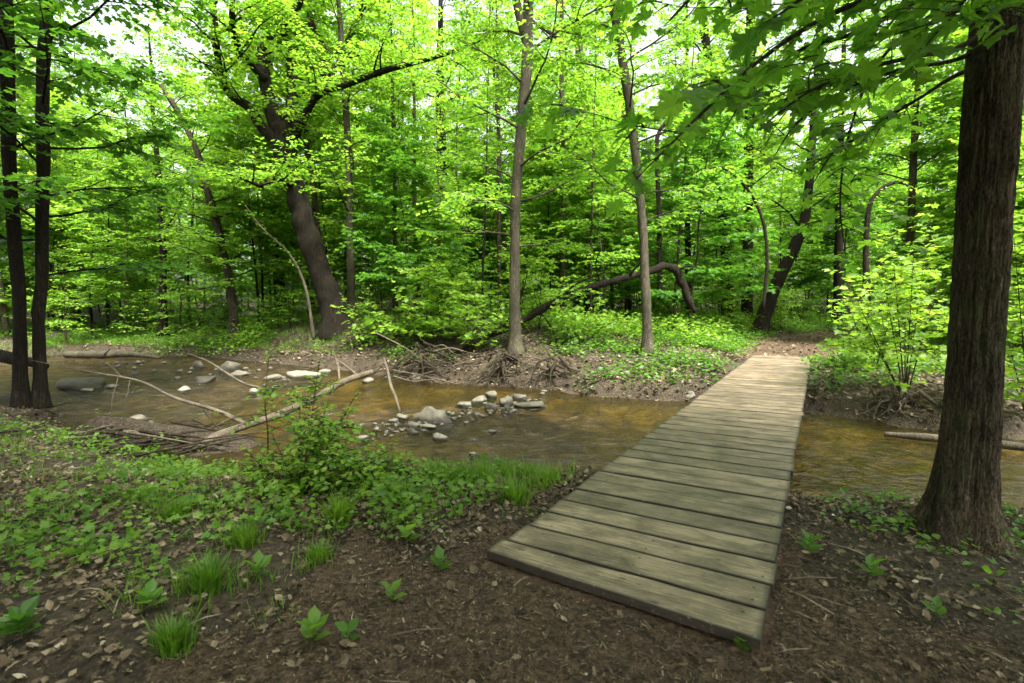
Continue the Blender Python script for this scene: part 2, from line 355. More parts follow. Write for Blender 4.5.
def wood_mat():
    m, nt, nd, ln = new_mat('weathered_plank')
    tc = nd.new('ShaderNodeTexCoord'); oi = nd.new('ShaderNodeObjectInfo')
    off = nd.new('ShaderNodeVectorMath'); off.operation = 'MULTIPLY_ADD'; ln.new(oi.outputs['Random'], off.inputs[0]); off.inputs[1].default_value = (37, 91, 53); ln.new(tc.outputs['Object'], off.inputs[2])
    def mp(s):
        q = nd.new('ShaderNodeMapping'); q.inputs['Scale'].default_value = s; ln.new(off.outputs[0], q.inputs[0]); return q.outputs[0]
    g = N(nd, 'ShaderNodeTexNoise', Scale=1.0, Detail=8.0, Roughness=.72, Distortion=.3); ln.new(mp((4.5, 95, 95)), g.inputs['Vector'])
    b = N(nd, 'ShaderNodeTexNoise', Scale=1.0, Detail=8.0, Roughness=.62, Distortion=.4); ln.new(mp((4.2, 7, 7)), b.inputs['Vector'])
    sp = N(nd, 'ShaderNodeTexNoise', Scale=1.0, Detail=5.0, Roughness=.75); ln.new(mp((30, 38, 38)), sp.inputs['Vector'])
    r = ramp(nd, [(.36, (.075, .057, .041)), (.5, (.168, .132, .098)), (.68, (.27, .222, .17))]); ln.new(g.outputs['Fac'], r.inputs[0])
    rb = ramp(nd, [(.34, (.50, .47, .43)), (.47, (.92, .90, .87)), (.62, (1.5, 1.48, 1.42))]); ln.new(b.outputs['Fac'], rb.inputs[0])
    m1 = nd.new('ShaderNodeMix'); m1.data_type = 'RGBA'; m1.blend_type = 'MULTIPLY'; m1.inputs[0].default_value = 1
    ln.new(r.outputs[0], m1.inputs[6]); ln.new(rb.outputs[0], m1.inputs[7])
    pr = ramp(nd, [(0, (.72, .70, .66)), (1, (1.2, 1.17, 1.08))]); ln.new(oi.outputs['Random'], pr.inputs[0])
    m2a = nd.new('ShaderNodeMix'); m2a.data_type = 'RGBA'; m2a.blend_type = 'MULTIPLY'; m2a.inputs[0].default_value = 1
    ln.new(m1.outputs[2], m2a.inputs[6]); ln.new(pr.outputs[0], m2a.inputs[7])
    ed = N(nd, 'ShaderNodeAttribute', attribute_name='tone'); er = ramp(nd, [(.3, (0, 0, 0)), (.9, (.8, .8, .8)), (1, (.9, .9, .9))]); ln.new(ed.outputs['Fac'], er.inputs[0])  # edge tone: shade of the gaps painted into the boards; also darkens nail heads
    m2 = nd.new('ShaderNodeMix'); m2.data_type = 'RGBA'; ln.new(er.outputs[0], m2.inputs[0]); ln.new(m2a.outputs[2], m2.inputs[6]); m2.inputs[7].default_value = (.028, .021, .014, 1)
    # lichen spots and dark knots
    sr = ramp(nd, [(.60, (0, 0, 0)), (.70, (.55, .55, .55))]); ln.new(sp.outputs['Fac'], sr.inputs[0])
    m3 = nd.new('ShaderNodeMix'); m3.data_type = 'RGBA'; ln.new(sr.outputs[0], m3.inputs[0]); ln.new(m2.outputs[2], m3.inputs[6]); m3.inputs[7].default_value = (.40, .38, .27, 1)
    vo = N(nd, 'ShaderNodeTexVoronoi', Scale=1.0); ln.new(mp((4, 9, 9)), vo.inputs['Vector'])
    kr = ramp(nd, [(.04, (1, 1, 1)), (.10, (0, 0, 0))]); ln.new(vo.outputs['Distance'], kr.inputs[0])
    m4 = nd.new('ShaderNodeMix'); m4.data_type = 'RGBA'; ln.new(kr.outputs[0], m4.inputs[0]); ln.new(m3.outputs[2], m4.inputs[6]); m4.inputs[7].default_value = (.05, .036, .022, 1)
    cr = ramp(nd, [(.30, (0, 0, 0)), (.36, (1, 1, 1))]); ln.new(g.outputs['Fac'], cr.inputs[0])
    hh = N(nd, 'ShaderNodeMath', operation='MULTIPLY_ADD'); ln.new(cr.outputs[0], hh.inputs[0]); hh.inputs[1].default_value = .7; ln.new(g.outputs['Fac'], hh.inputs[2])
    bp = N(nd, 'ShaderNodeBump', Strength=.7, Distance=.006); ln.new(hh.outputs[0], bp.inputs['Height'])
    pb = nd.new('ShaderNodeBsdfPrincipled'); pb.inputs['Roughness'].default_value = .5; pb.inputs['Specular IOR Level'].default_value = .5
    ln.new(m4.outputs[2], pb.inputs['Base Color']); ln.new(bp.outputs[0], pb.inputs['Normal'])
    o = nd.new('ShaderNodeOutputMaterial'); ln.new(pb.outputs[0], o.inputs[0]); return m
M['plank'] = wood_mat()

def water_mat():
    m, nt, nd, ln = new_mat('creek_water')
    v = coords(nd, ln, (1, 1, 1))
    a = N(nd, 'ShaderNodeTexNoise', Scale=3.2, Detail=5.0, Roughness=.6, Distortion=1.2); ln.new(v, a.inputs['Vector'])
    b = N(nd, 'ShaderNodeTexNoise', Scale=1.1, Detail=2.0); ln.new(v, b.inputs['Vector'])
    w = N(nd, 'ShaderNodeTexNoise', Scale=13.0, Detail=3.0, Distortion=.5); ln.new(v, w.inputs['Vector'])
    ws = ramp(nd, [(.40, (.12, .12, .12)), (.62, (1, 1, 1))]); ln.new(b.outputs['Fac'], ws.inputs[0])
    at_ = N(nd, 'ShaderNodeAttribute', attribute_name='tone')            # 1 = broken, fast water at the stones
    s1 = N(nd, 'ShaderNodeMath', operation='MULTIPLY'); ln.new(w.outputs['Fac'], s1.inputs[0]); ln.new(ws.outputs[0], s1.inputs[1])
    s2 = N(nd, 'ShaderNodeMath', operation='MULTIPLY_ADD'); ln.new(s1.outputs[0], s2.inputs[0]); s2.inputs[1].default_value = .35; ln.new(a.outputs['Fac'], s2.inputs[2])
    st = N(nd, 'ShaderNodeMath', operation='MULTIPLY_ADD'); ln.new(at_.outputs['Fac'], st.inputs[0]); st.inputs[1].default_value = .6; st.inputs[2].default_value = .4
    bp = N(nd, 'ShaderNodeBump', Distance=.42); ln.new(s2.outputs[0], bp.inputs['Height']); ln.new(st.outputs[0], bp.inputs['Strength'])
    tr = nd.new('ShaderNodeBsdfTransparent'); tr.inputs[0].default_value = (.80, .66, .34, 1)
    df = nd.new('ShaderNodeBsdfDiffuse'); df.inputs[0].default_value = (.09, .068, .02, 1)
    m0 = nd.new('ShaderNodeMixShader'); m0.inputs[0].default_value = .12; ln.new(tr.outputs[0], m0.inputs[1]); ln.new(df.outputs[0], m0.inputs[2])
    gl = nd.new('ShaderNodeBsdfGlossy'); gl.inputs['Roughness'].default_value = .13; ln.new(bp.outputs[0], gl.inputs['Normal'])
    fr = N(nd, 'ShaderNodeFresnel', IOR=1.6); ln.new(bp.outputs[0], fr.inputs['Normal'])
    mx = nd.new('ShaderNodeMixShader'); ln.new(fr.outputs[0], mx.inputs[0]); ln.new(m0.outputs[0], mx.inputs[1]); ln.new(gl.outputs[0], mx.inputs[2])
    o = nd.new('ShaderNodeOutputMaterial'); ln.new(mx.outputs[0], o.inputs[0]); return m
M['water'] = water_mat()

# ------------------------------------------------------------------ ground, water, paths
def warped(n, k, lo, hi, c):
    u = np.linspace(-1, 1, n); s = np.sinh(k * u) / math.sinh(k)
    return c + np.where(s < 0, s * (c - lo), s * (hi - c))
def grid_faces(nx, ny, keep=None):
    i, j = np.meshgrid(np.arange(ny - 1), np.arange(nx - 1), indexing='ij')
    a = (i * nx + j); f = np.stack([a, a + 1, a + nx + 1, a + nx], -1).reshape(-1, 4)
    return f if keep is None else f[keep[f].all(1)]
def compact(V, f):
    u, inv = np.unique(f, return_inverse=True); return V[u], inv.reshape(f.shape), u
gx = warped(440, 4.7, -100, 100, 0.5); gy = warped(440, 4.4, -40, 130, 6.0)
X, Y = np.meshgrid(gx, gy); X = X.ravel(); Y = Y.ravel()
Z = H(X, Y); DN, DF, INS = creek(X, Y)
tone = np.where(INS & (Z < ZW - .06), 0.02, .42)
farg = (~INS) & (DF < DN)
green = sst((n2(X, Y, .35, 4, 20) + .25) * 1.6)
tone = np.where(farg, .45 + .5 * green * sst((DF - 1.2) / 2), tone)
tone = np.where((~INS) & (DN <= DF) & (X < -.5), .45 + .08 * green, tone)
edge = np.minimum(DN, DF)
tone = np.where(~INS & (edge < .35), np.minimum(tone, .36 + .3 * edge), tone)
mb = MB(); mb.add(np.stack([X, Y, Z], -1), grid_faces(len(gx), len(gy)), tone)
g = link('ground', mb.mesh('ground', M['ground'])); tag(g, 'dark forest floor and sloping earth banks either side of the creek', kind='structure')

wx = np.arange(-30, 30.01, .15); wy = np.arange(2.5, 24, .15)
X2, Y2 = np.meshgrid(wx, wy); X2 = X2.ravel(); Y2 = Y2.ravel()
dn, df, ins = creek(X2, Y2); keep = ins | (np.minimum(dn, df) < .6)
fast = np.exp(-(((X2 + 1.2) / 2.0) ** 2 + ((Y2 - 8.3) / .7) ** 2)) + .55 * np.exp(-(((X2 - .3) / 1.2) ** 2 + ((Y2 - 7) / 1.6) ** 2)) + .9 * sst((-X2 - 4) / 2)
mb = MB(); V, f, u = compact(np.stack([X2, Y2, np.full(len(X2), ZW)], -1), grid_faces(len(wx), len(wy), keep))
mb.add(V, f, np.clip(fast, 0, 1)[u])
w = link('creek_water', mb.mesh('creek_water', M['water'])); tag(w, 'shallow amber creek water with ripples running under the footbridge', kind='structure')

def near_path_mask(x, y):
    # chip covered ground leading to the near end of the bridge
    c = n2(x, y, 1.6, 3, 31) * .35
    return (y < 3.1 + c) & (x > -1.55 + c + .15 * (y - 1)) & (x < 1.9 + c)
def path_sheet(mask, x0, x1, y0, y1, st, name, label):
    ax = np.arange(x0, x1, st); ay = np.arange(y0, y1, st); a, b = np.meshgrid(ax, ay); a = a.ravel(); b = b.ravel()
    V, f, _ = compact(np.stack([a, b, H(a, b) + .012], -1), grid_faces(len(ax), len(ay), mask(a, b)))
    mb = MB(); mb.add(V, f); tag(link(name, mb.mesh(name, M['path'])), label, kind='structure')
path_sheet(near_path_mask, -2.5, 2.6, -3, 3.9, .04, 'near_path', 'bark mulch path in front of the near end of the footbridge')
far_path_mask = lambda x, y: (path_d(x, y) < 1.65 + .35 * n2(x, y, 1.1, 3, 33)) & (y > 12.9)
path_sheet(far_path_mask, 5, 24, 12.5, 38, .12, 'far_path', 'brown dirt path leading away from the far end of the footbridge')

# ------------------------------------------------------------------ footbridge
bridge = empty('footbridge', BO); tag(bridge, 'low footbridge of weathered grey cross planks over the creek', 'footbridge')
byaw = math.atan2(BB[1], BB[0])
def plank_mesh(w0, w1, L, rg, k):
    # local x runs across the bridge (along the board) from 0 to L, y along the bridge
    nx, t = 40, .045
    xs = np.linspace(0, L, nx); prof = [(0, 0), (.004, .006), (.012, .0), (1, 0)]
    sag = rg.uniform(-.003, .004); jit = rg.uniform(0, 50)
    r = []
    for x in xs:
        q = x / L; a0 = 0.0 + .0035 * float(vnoise(np.array([x * 5 + jit, 3.1, k]))); a1 = w0 + (w1 - w0) * q + .0035 * float(vnoise(np.array([x * 5 + jit, 7.7, k])))
        z = sag * 4 * q * (1 - q) + .0015 * float(vnoise(np.array([x * 3 + jit, 1.2, k])))
        c = .0035
        r.append([(x, a0, z - t), (x, a0, z - c), (x, a0 + c, z), (x, a0 + .019, z + .001), (x, (a0 + a1) / 2, z + .002), (x, a1 - .019, z + .001), (x, a1 - c, z), (x, a1, z - c), (x, a1, z - t)])
    r = np.array(r); n = r.shape[1]; V = r.reshape(-1, 3)
    i = np.arange(nx - 1)[:, None] * n; j = np.arange(n)[None]; kk = (j + 1) % n
    f = np.stack([i + j, i + kk, i + n + kk, i + n + j], -1).reshape(-1, 4)
    tn = np.tile(np.array([1, 1, .8, .25, 0, .25, .8, 1, 1.0]), nx).reshape(nx, n); tn[0] = 1; tn[-1] = 1  # edges toned dark, painting in the shade of the gaps between boards
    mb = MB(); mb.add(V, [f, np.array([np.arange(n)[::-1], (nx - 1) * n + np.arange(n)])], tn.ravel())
    for xb in (.07, .66, 1.25):
        for yq in (.25, .75):
            if rg.random() < .12: continue
            ca = np.arange(8) / 8 * 2 * PI; cx_, cy_ = xb + rg.uniform(-.02, .02), w0 * yq + rg.uniform(-.015, .015)
            if k == 0: cy_ = w * .15 + .0 * cx_ + w0 * .0 + .03
            zt = .0035 + sag * 4 * (xb / L) * (1 - xb / L)
            mb.add(np.column_stack([cx_ + .008 * np.cos(ca), cy_ + .008 * np.sin(ca), np.full(8, zt)]), np.arange(8)[None], 1.0)
    return mb
rg = np.random.default_rng(11)
for k in range(BN):
    gap = .016 + rg.uniform(0, .008)
    w = BS - gap
    w0, w1 = (w, w)
    shift = rg.uniform(-.005, .005)
    if rg.random() < .08: shift += rg.choice([-1, 1]) * .014
    L = BW + rg.uniform(-.006, .008)
    if k == 0: w0, w1 = w, w * .72; shift = 0; L = BW + .03
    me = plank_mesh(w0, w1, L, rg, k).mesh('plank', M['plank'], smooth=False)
    o = link('plank', me, bridge)
    y0 = BA * (BS * k + (0 if k else 0))
    if k == 0: y0 = BA * 0.0
    p = y0 + BB * shift + np.array([0, 0, rg.uniform(-.003, .003)])
    o.location = p
    # axes: x -> BB, y -> BA
    a = math.atan2(BB[1], BB[0])
    o.rotation_euler = (rg.uniform(-.006, .006) + .006 * 0, -math.atan2(BB[2], 1), a)
    o.scale = (1, -1, 1)                             # the board's local y must run away from the viewer
    if k == 0:
        # its far side is square, its near side runs in towards the left
        o.location = tuple(BA * BS * 1.0 * 1 - BA * gap); o.scale = (1, 1, 1)
for s in (.07, .66, 1.25):
    mb = MB(); a = BO + BB * s + BA * .06; b = BO + BB * s + BA * (BN * BS - .06)
    d = BB * .045; z1 = np.array([0, 0, -.048]); z2 = np.array([0, 0, -.27]); z3 = np.array([0, 0, -.115])
    st = []
    for q in np.linspace(0, 1, 16):
        c = a + (b - a) * q; dz = z3 if q in (0.0, 1.0) else z2
        st += [c - d + z1, c + d + z1, c + d + dz, c - d + dz]
    st = np.array(st); i = np.arange(15)[:, None] * 4; j = np.arange(4)[None]; kk = (j + 1) % 4
    f = np.stack([i + j, i + 4 + j, i + 4 + kk, i + kk], -1).reshape(-1, 4)
    mb.add(st, [f, np.array([[0, 1, 2, 3], [63, 62, 61, 60]])])
    link('beam', mb.mesh('beam', M['wood_dark'], BO, False), bridge)

# ------------------------------------------------------------------ trees
UP = np.array([0, 0, 1.0])
def sprays(mb, tw, limbs, rg, leaf=.10, twig=.7, tsp=.16, lsp=.08, droop=.25, start=.2, tmpl=None, tmean=.5, tvar=.22, tilt=.38, dens=1.0, two=True):
    """leaves set out in flat sprays along each limb polyline"""
    tmpl = tmpl or T_oval()
    P0 = []; D0 = []; L0 = []
    for pts in limbs:
        pts = np.asarray(pts); seg = np.linalg.norm(np.diff(pts, axis=0), axis=1); cum = np.concatenate([[0], np.cumsum(seg)]); L = cum[-1]
        n = max(2, int(L * (1 - start) / tsp)); t = np.sort(rg.uniform(start * L, L, n)); t[-1] = L
        p = np.stack([np.interp(t, cum, pts[:, k]) for k in range(3)], -1)
        tan = unit(np.gradient(pts, axis=0)); tn = unit(np.stack([np.interp(t, cum, tan[:, k]) for k in range(3)], -1))
        side = np.cross(tn, UP); bad = np.linalg.norm(side, axis=1) < .25
        a = rg.uniform(0, 2 * PI, n); side[bad] = np.stack([np.cos(a), np.sin(a), 0 * a], -1)[bad]; side = unit(side)
        sg = np.where(np.arange(n) % 2, 1, -1)[:, None]
        d = unit(side * sg * rg.uniform(.6, 1.1, (n, 1)) + tn * rg.uniform(.3, .9, (n, 1)) + UP * rg.normal(.02, .16, (n, 1)))
        d[-1] = tn[-1]
        P0.append(p); D0.append(d); L0.append(twig * rg.uniform(.5, 1.2, n) * (1 - .55 * t / L))
    P0 = np.vstack(P0); D0 = np.vstack(D0); L0 = np.concatenate(L0)
    if tw is not None:
        for p, d, l in zip(P0, D0, L0):
            s = np.linspace(0, 1, 4)[:, None] * l; q = p + d * s - UP * droop * s ** 2 / max(twig, .1)
            tube(tw, q, np.linspace(.0045, .0015, 4) * (1 + l), 3, cap=False)
    K = int(np.ceil(twig * 1.2 / lsp)); s = (np.arange(K) + .6)[None] * lsp + rg.uniform(-.3, .3, (len(P0), K)) * lsp
    ok = (s < L0[:, None] + lsp * .6) & (rg.random(s.shape) < dens)
    pos = P0[:, None] + D0[:, None] * s[..., None] - UP * (droop * s ** 2 / max(twig, .1))[..., None]
    sd = unit(np.cross(D0, UP) + 1e-6)[:, None]; alt = np.where(np.arange(K) % 2, 1, -1)[None, :, None]
    dr = D0[:, None] * rg.uniform(.25, .9, s.shape)[..., None] + sd * alt * rg.uniform(.5, 1.1, s.shape)[..., None] - UP * rg.uniform(.0, .55, s.shape)[..., None]
    nr = UP + rg.normal(0, tilt, s.shape + (3,))
    pos, dr, nr = pos[ok], dr[ok], nr[ok]
    n = len(pos)
    tt = np.repeat(rg.normal(0, tvar * .6, len(P0)), ok.sum(1)) + rg.normal(tmean, tvar, n)
    leaves(mb, pos, dr, nr, leaf * rg.uniform(.65, 1.2, n), tmpl, np.clip(tt, 0, 1))
    return n
def limb(rg, p, az, el, L, n=9, curl=.15, wig=.10):
    pts = [np.array(p, float)]; a, e = az, el
    for _ in range(n - 1):
        d = np.array([math.cos(a) * math.cos(e), math.sin(a) * math.cos(e), math.sin(e)])
        pts.append(pts[-1] + d * L / (n - 1)); a += rg.normal(0, wig); e += rg.normal(0, wig * .8) - curl * e / n * 3
    return np.array(pts)
def grow(trunk, trad, rg, z0, n, Lmax, leaf, el=(.1, .9), shape='dome', sub=2, twig=.7, tsp=.11, lsp=.075, tmpl=None, tmean=.5, droop=.25, mbT=None, mbL=None, twigs=False, dens=1.0, sides=6, top=.15, azr=None, limb_r=.2, tilt=.38, start=.2):
    """limbs from the trunk polyline above height z0 (world) into mbT, leaves into mbL"""
    trunk = np.asarray(trunk); zs = trunk[:, 2]; ztop = zs[-1]; out = []
    az = rg.uniform(0, 2 * PI)
    for i in range(n):
        q = (i + rg.uniform(0, .9)) / n; z = z0 + (ztop - z0) * q
        p = np.array([np.interp(z, zs, trunk[:, k]) for k in range(3)]); r0 = np.interp(z, zs, trad)
        az += 2.4 + rg.normal(0, .4)
        aa = az if azr is None else rg.uniform(*azr)
        prof = {'dome': math.sin(PI * min(1, .25 + q * .75)) ** .6 if q < .95 else .35, 'flat': 1 - .55 * q, 'top': .5 + .6 * q}[shape]
        L = Lmax * max(.22, prof) * rg.uniform(.7, 1.15)
        e = el[0] + (el[1] - el[0]) * q + rg.normal(0, .12)
        lb = limb(rg, p, aa, e + .25, L, 9, .35, .16)
        rr = min(r0 * limb_r * 1.3, .010 * L + .004)
        tube(mbT, lb, np.linspace(rr, .004, 9), sides, cap=False); out.append(lb)
        for k in range(sub):
            for sgn in (-1, 1):
                t = rg.uniform(.25, .8); j = int(t * 8); lp = lb[j]; dd = lb[j + 1] - lb[j]; a2 = math.atan2(dd[1], dd[0]) + sgn * rg.uniform(.5, 1.1)
                sb = limb(rg, lp, a2, rg.normal(.12, .15), L * (1 - t * .7) * rg.uniform(.4, .65), 7)
                tube(mbT, sb, np.linspace(rr * .5, .003, 7), 4 if not twigs else 5, cap=False); out.append(sb)
    sprays(mbL, mbT if twigs else None, out, rg, leaf, twig, tsp, lsp, droop, start, tmpl, tmean, dens=dens, tilt=tilt)
    return out

def finish(root, mbT, mbL, base, bark, leafm, extra=None):
    link('trunk', mbT.mesh('trunk', M[bark], base), root)
    if mbL is not None and mbL.n: link('crown', mbL.mesh('crown', M[leafm], base, False), root)

# ---- trees traced from the photograph: pixel path of the stem, widths in pixels
def stem_from_px(path, widths, Y, height, rg, flare=1.0):
    """first point is the foot on the ground; the path is continued upwards to full height"""
    b = hit(*path[0]) if Y is None else None
    if b is None: b = at(path[0][0], path[0][1], Y); b[2] = h1(b[0], b[1])
    Yb = b[1]
    P = [b - np.array([0, 0, .15])] + [at(x, y, Yb) for x, y in path[1:]]
    R = [w * Yb / FPX / 2 / math.hypot(1, (x - CX) / FPX) for w, (x, _y) in zip(widths, path)]
    d = P[-1] - P[-2]; d = d / max(d[2], .05); d = d * np.array([.6, .6, 1])
    z = P[-1][2]; top = b[2] + height
    if top > z + .6:
        m = 4
        for i in range(1, m + 1):
            P.append(P[-1] + d * (top - z) / m + np.array([rg.normal(0, .02), rg.normal(0, .03), 0]) * (top - z) / m)
            R.append(max(R[-1] * (1 - .8 / (m + 1 - i + .6)), .012))
    P = np.array(P); R = np.array(R)
    n = max(26, int(len(P) * 6)); Q = resample(np.column_stack([P, R]), n); pts, rad = Q[:, :3], np.maximum(Q[:, 3], .008)
    zz = pts[:, 2] - b[2]; rad = rad * (1 + flare * .7 * np.exp(-np.maximum(zz, 0) / .22))
    wob = fbm(pts * .9 + rg.uniform(0, 40), 2)[:, None] * np.array([1, 1, 0]) * .03 * np.clip(zz, 0, 2)[:, None] * .4
    return b, pts + wob, rad

TREES = [
 # name, label, path, widths, Y, height, bark, leaf, crown kwargs
 ('forest_tree', 'dark slender trunk at the left edge, outer one of a close pair by the pool', [(22, 408), (20, 380), (18, 300), (13, 200), (8, 100), (3, 0)], [18, 16, 15, 15, 16, 16], None, 15, 'bark_dark', 'leaf_deep', dict(z0=3.6, n=22, Lmax=3.4, leaf=.13, twig=.7, sub=2, tmean=.45, el=(-.05, .8), tmpl='star')),
 ('forest_tree', 'dark straight trunk right beside the leftmost trunk, inner one of the pair', [(41, 408), (40, 380), (40, 300), (42, 200), (43, 100), (45, 0)], [17, 15, 14, 14, 14, 14], None, 14, 'bark_dark', 'leaf_deep', dict(z0=3.2, n=24, Lmax=3.6, leaf=.13, twig=.7, sub=2, tmean=.5, el=(-.1, .8), tmpl='star')),
 ('forest_tree', 'straight grey trunk with forked top standing on the far bank in the photo centre', [(516, 353), (515, 300), (515, 250), (517, 180), (522, 110), (527, 50), (529, -5)], [13, 11, 10, 10, 10, 11, 10], None, 15, 'bark_grey', 'leaf', dict(z0=3.2, n=22, Lmax=3.4, leaf=.11, el=(0, .9))),
 ('forest_tree', 'slim grey trunk leaning left at the top, on the far bank beside the bridge', [(648, 354), (646, 290), (641, 210), (633, 135), (623, 65), (614, 5)], [11, 9.5, 8.5, 8.5, 8.5, 8], None, 15, 'bark_grey', 'leaf', dict(z0=4.0, n=20, Lmax=3.0, leaf=.11, el=(0, .9))),
 ('forest_tree', 'thin crooked trunk bending left as it rises, behind the left pool', [(235, 342), (232, 300), (222, 245), (212, 205), (196, 150), (178, 112), (160, 85)], [11, 9, 8, 8, 7, 6, 5], None, 9, 'bark', 'leaf', dict(z0=2.6, n=24, Lmax=3.4, leaf=.11, el=(-.1, .6))),
 ('forest_tree', 'small bare-stemmed tree leaning left, just right of the paired trunks', [(78, 322), (70, 280), (62, 240), (56, 200), (53, 175)], [11, 9, 8, 7, 6], None, 11, 'bark', 'leaf', dict(z0=3.0, n=22, Lmax=3.6, leaf=.12, el=(-.1, .7))),
 ('forest_tree', 'brown trunk left of two close upright trunks near the far path', [(729, 296), (726, 250), (722, 195), (714, 110), (703, 20)], [13, 12, 11, 9, 8], 22, 18, 'bark_dark', 'leaf', dict(z0=5.5, n=20, Lmax=3.8, leaf=.13)),
 ('forest_tree', 'brown trunk right of two close upright trunks near the far path', [(748, 292), (748, 240), (748, 180), (750, 100), (751, 10)], [12, 11, 10, 10, 9], 23, 18, 'bark_dark', 'leaf', dict(z0=5.5, n=20, Lmax=3.8, leaf=.13)),
 ('forest_tree', 'thick trunk leaning strongly right beside the far path', [(757, 336), (768, 304), (781, 274), (796, 244), (806, 212), (814, 120), (821, 20)], [17, 15, 13, 12, 10, 8, 7], 20, 19, 'bark_dark', 'leaf', dict(z0=4.5, n=20, Lmax=3.8, leaf=.12)),
 ('forest_tree', 'short straight dark trunk behind the end of the far path', [(838, 306), (838, 280), (839, 240), (840, 180)], [10, 9, 9, 8], 24, 16, 'bark_dark', 'leaf', dict(z0=4, n=20, Lmax=4.0, leaf=.14)),
 ('forest_tree', 'thin dark trunk behind the right foreground tree above the bright shrubs', [(908, 320), (909, 260), (912, 200), (915, 120)], [9, 8, 8, 7], 16, 13, 'bark', 'leaf', dict(z0=3.5, n=20, Lmax=3.2, leaf=.12)),
 ('forest_tree', 'upright distant trunk between the two pale trunks of the far bank', [(588, 300), (589, 235), (588, 150), (580, 60), (574, 5)], [10, 9, 8, 8, 7], 23, 19, 'bark_grey', 'leaf', dict(z0=6, n=18, Lmax=4.0, leaf=.14)),
 ('forest_tree', 'thin pale pole trunk close behind the forked centre trunk', [(565, 304), (564, 250), (563, 180), (562, 90), (562, 10)], [6, 5, 5, 5, 4], 19, 13, 'bark_grey', 'leaf', dict(z0=4.5, n=18, Lmax=2.6, leaf=.12)),
 ('forest_tree', 'pale thin trunk just right of the big leaning oak', [(352, 326), (351, 280), (350, 200), (347, 140), (343, 70)], [9, 8, 7, 7, 6], 17, 14, 'bark_grey', 'leaf', dict(z0=4, n=20, Lmax=3.0, leaf=.12)),
 ('forest_tree', 'left one of two hair-thin poles right of the big leaning oak', [(395, 300), (395, 250), (394, 170), (393, 95)], [5, 4, 4, 3], 18, 11, 'bark', 'leaf', dict(z0=3.5, n=18, Lmax=2.4, leaf=.12)),
 ('forest_tree', 'right one of two hair-thin poles right of the big leaning oak', [(418, 300), (416, 250), (415, 180), (414, 100)], [5, 4, 4, 3], 19, 12, 'bark', 'leaf', dict(z0=3.5, n=18, Lmax=2.4, leaf=.12)),
 ('forest_tree', 'broad dark trunk half hidden in foliage behind the bright maple sapling', [(442, 304), (441, 260), (441, 220), (442, 160)], [12, 11, 11, 10], 25, 17, 'bark_dark', 'leaf', dict(z0=5, n=20, Lmax=4.0, leaf=.14)),
 ('forest_tree', 'dark trunk standing in foliage between the crooked trunk and the left pair', [(162, 322), (163, 270), (162, 220), (158, 170)], [10, 8, 7, 6], 20, 12, 'bark_dark', 'leaf', dict(z0=3.5, n=20, Lmax=3.4, leaf=.12)),
 ('forest_tree', 'dark trunk close behind the left side of the big leaning oak', [(281, 308), (279, 270), (277, 230), (272, 150)], [13, 11, 11, 9], 23, 17, 'bark_dark', 'leaf', dict(z0=5, n=20, Lmax=3.8, leaf=.14)),
 ('forest_tree', 'thin stem rising left of the fallen trunk with its arched end', [(500, 306), (499, 260), (499, 190), (498, 110)], [5, 4, 4, 4], 20, 13, 'bark', 'leaf', dict(z0=4, n=18, Lmax=2.8, leaf=.12)),
 ('forest_tree', 'dark trunk behind the arched end of the fallen trunk', [(690, 300), (688, 260), (687, 200), (686, 120)], [7, 6, 6, 5], 22, 14, 'bark_dark', 'leaf', dict(z0=4.5, n=18, Lmax=3.4, leaf=.13)),
 ('forest_tree', 'dark thin trunk just left of the slim leaning trunk', [(628, 300), (628, 250), (626, 190), (624, 120)], [7, 6, 6, 5], 24, 15, 'bark_dark', 'leaf', dict(z0=4.5, n=18, Lmax=3.4, leaf=.14)),
]
TM = {'star': T_star, 'oval': T_oval, 'diamond': T_diamond, 'maple': T_maple}
rg = np.random.default_rng(21)
for name, label, path, wd, Yd, hgt, bark, lf, kw in TREES:
    b, pts, rad = stem_from_px(path, wd, Yd, hgt, rg)
    root = empty(name, b); tag(root, label, 'tree')
    mT, mL = MB(), MB()
    tube(mT, pts, rad, 14, rough=.10, rs=3.0, seed=rg.uniform(0, 50))
    kw = dict(kw); z0 = kw.pop('z0'); kw['tmpl'] = TM[kw.pop('tmpl', 'oval')]()
    n = kw.pop('n'); Lm = kw.pop('Lmax'); leaf = kw.pop('leaf') * 1.12
    n = int(n * 1.4); z0 *= .75
    if b[1] > 16: kw['tmpl'] = T_diamond()
    if 'forked' in label:
        k = int(np.argmin(abs(pts[:, 2] - at(0, 40, b[1])[2])))
        fk = at(524, 36, b[1]); q = resample(np.array([pts[k], at(517, 5, b[1]), at(508, -60, b[1]), at(500, -160, b[1])]), 12)
        tube(mT, q, np.linspace(rad[k] * .85, .02, 12), 10)
    grow(pts, rad, rg, b[2] + z0, n, Lm, leaf, mbT=mT, mbL=mL, **kw)
    finish(root, mT, mL, b, bark, lf)

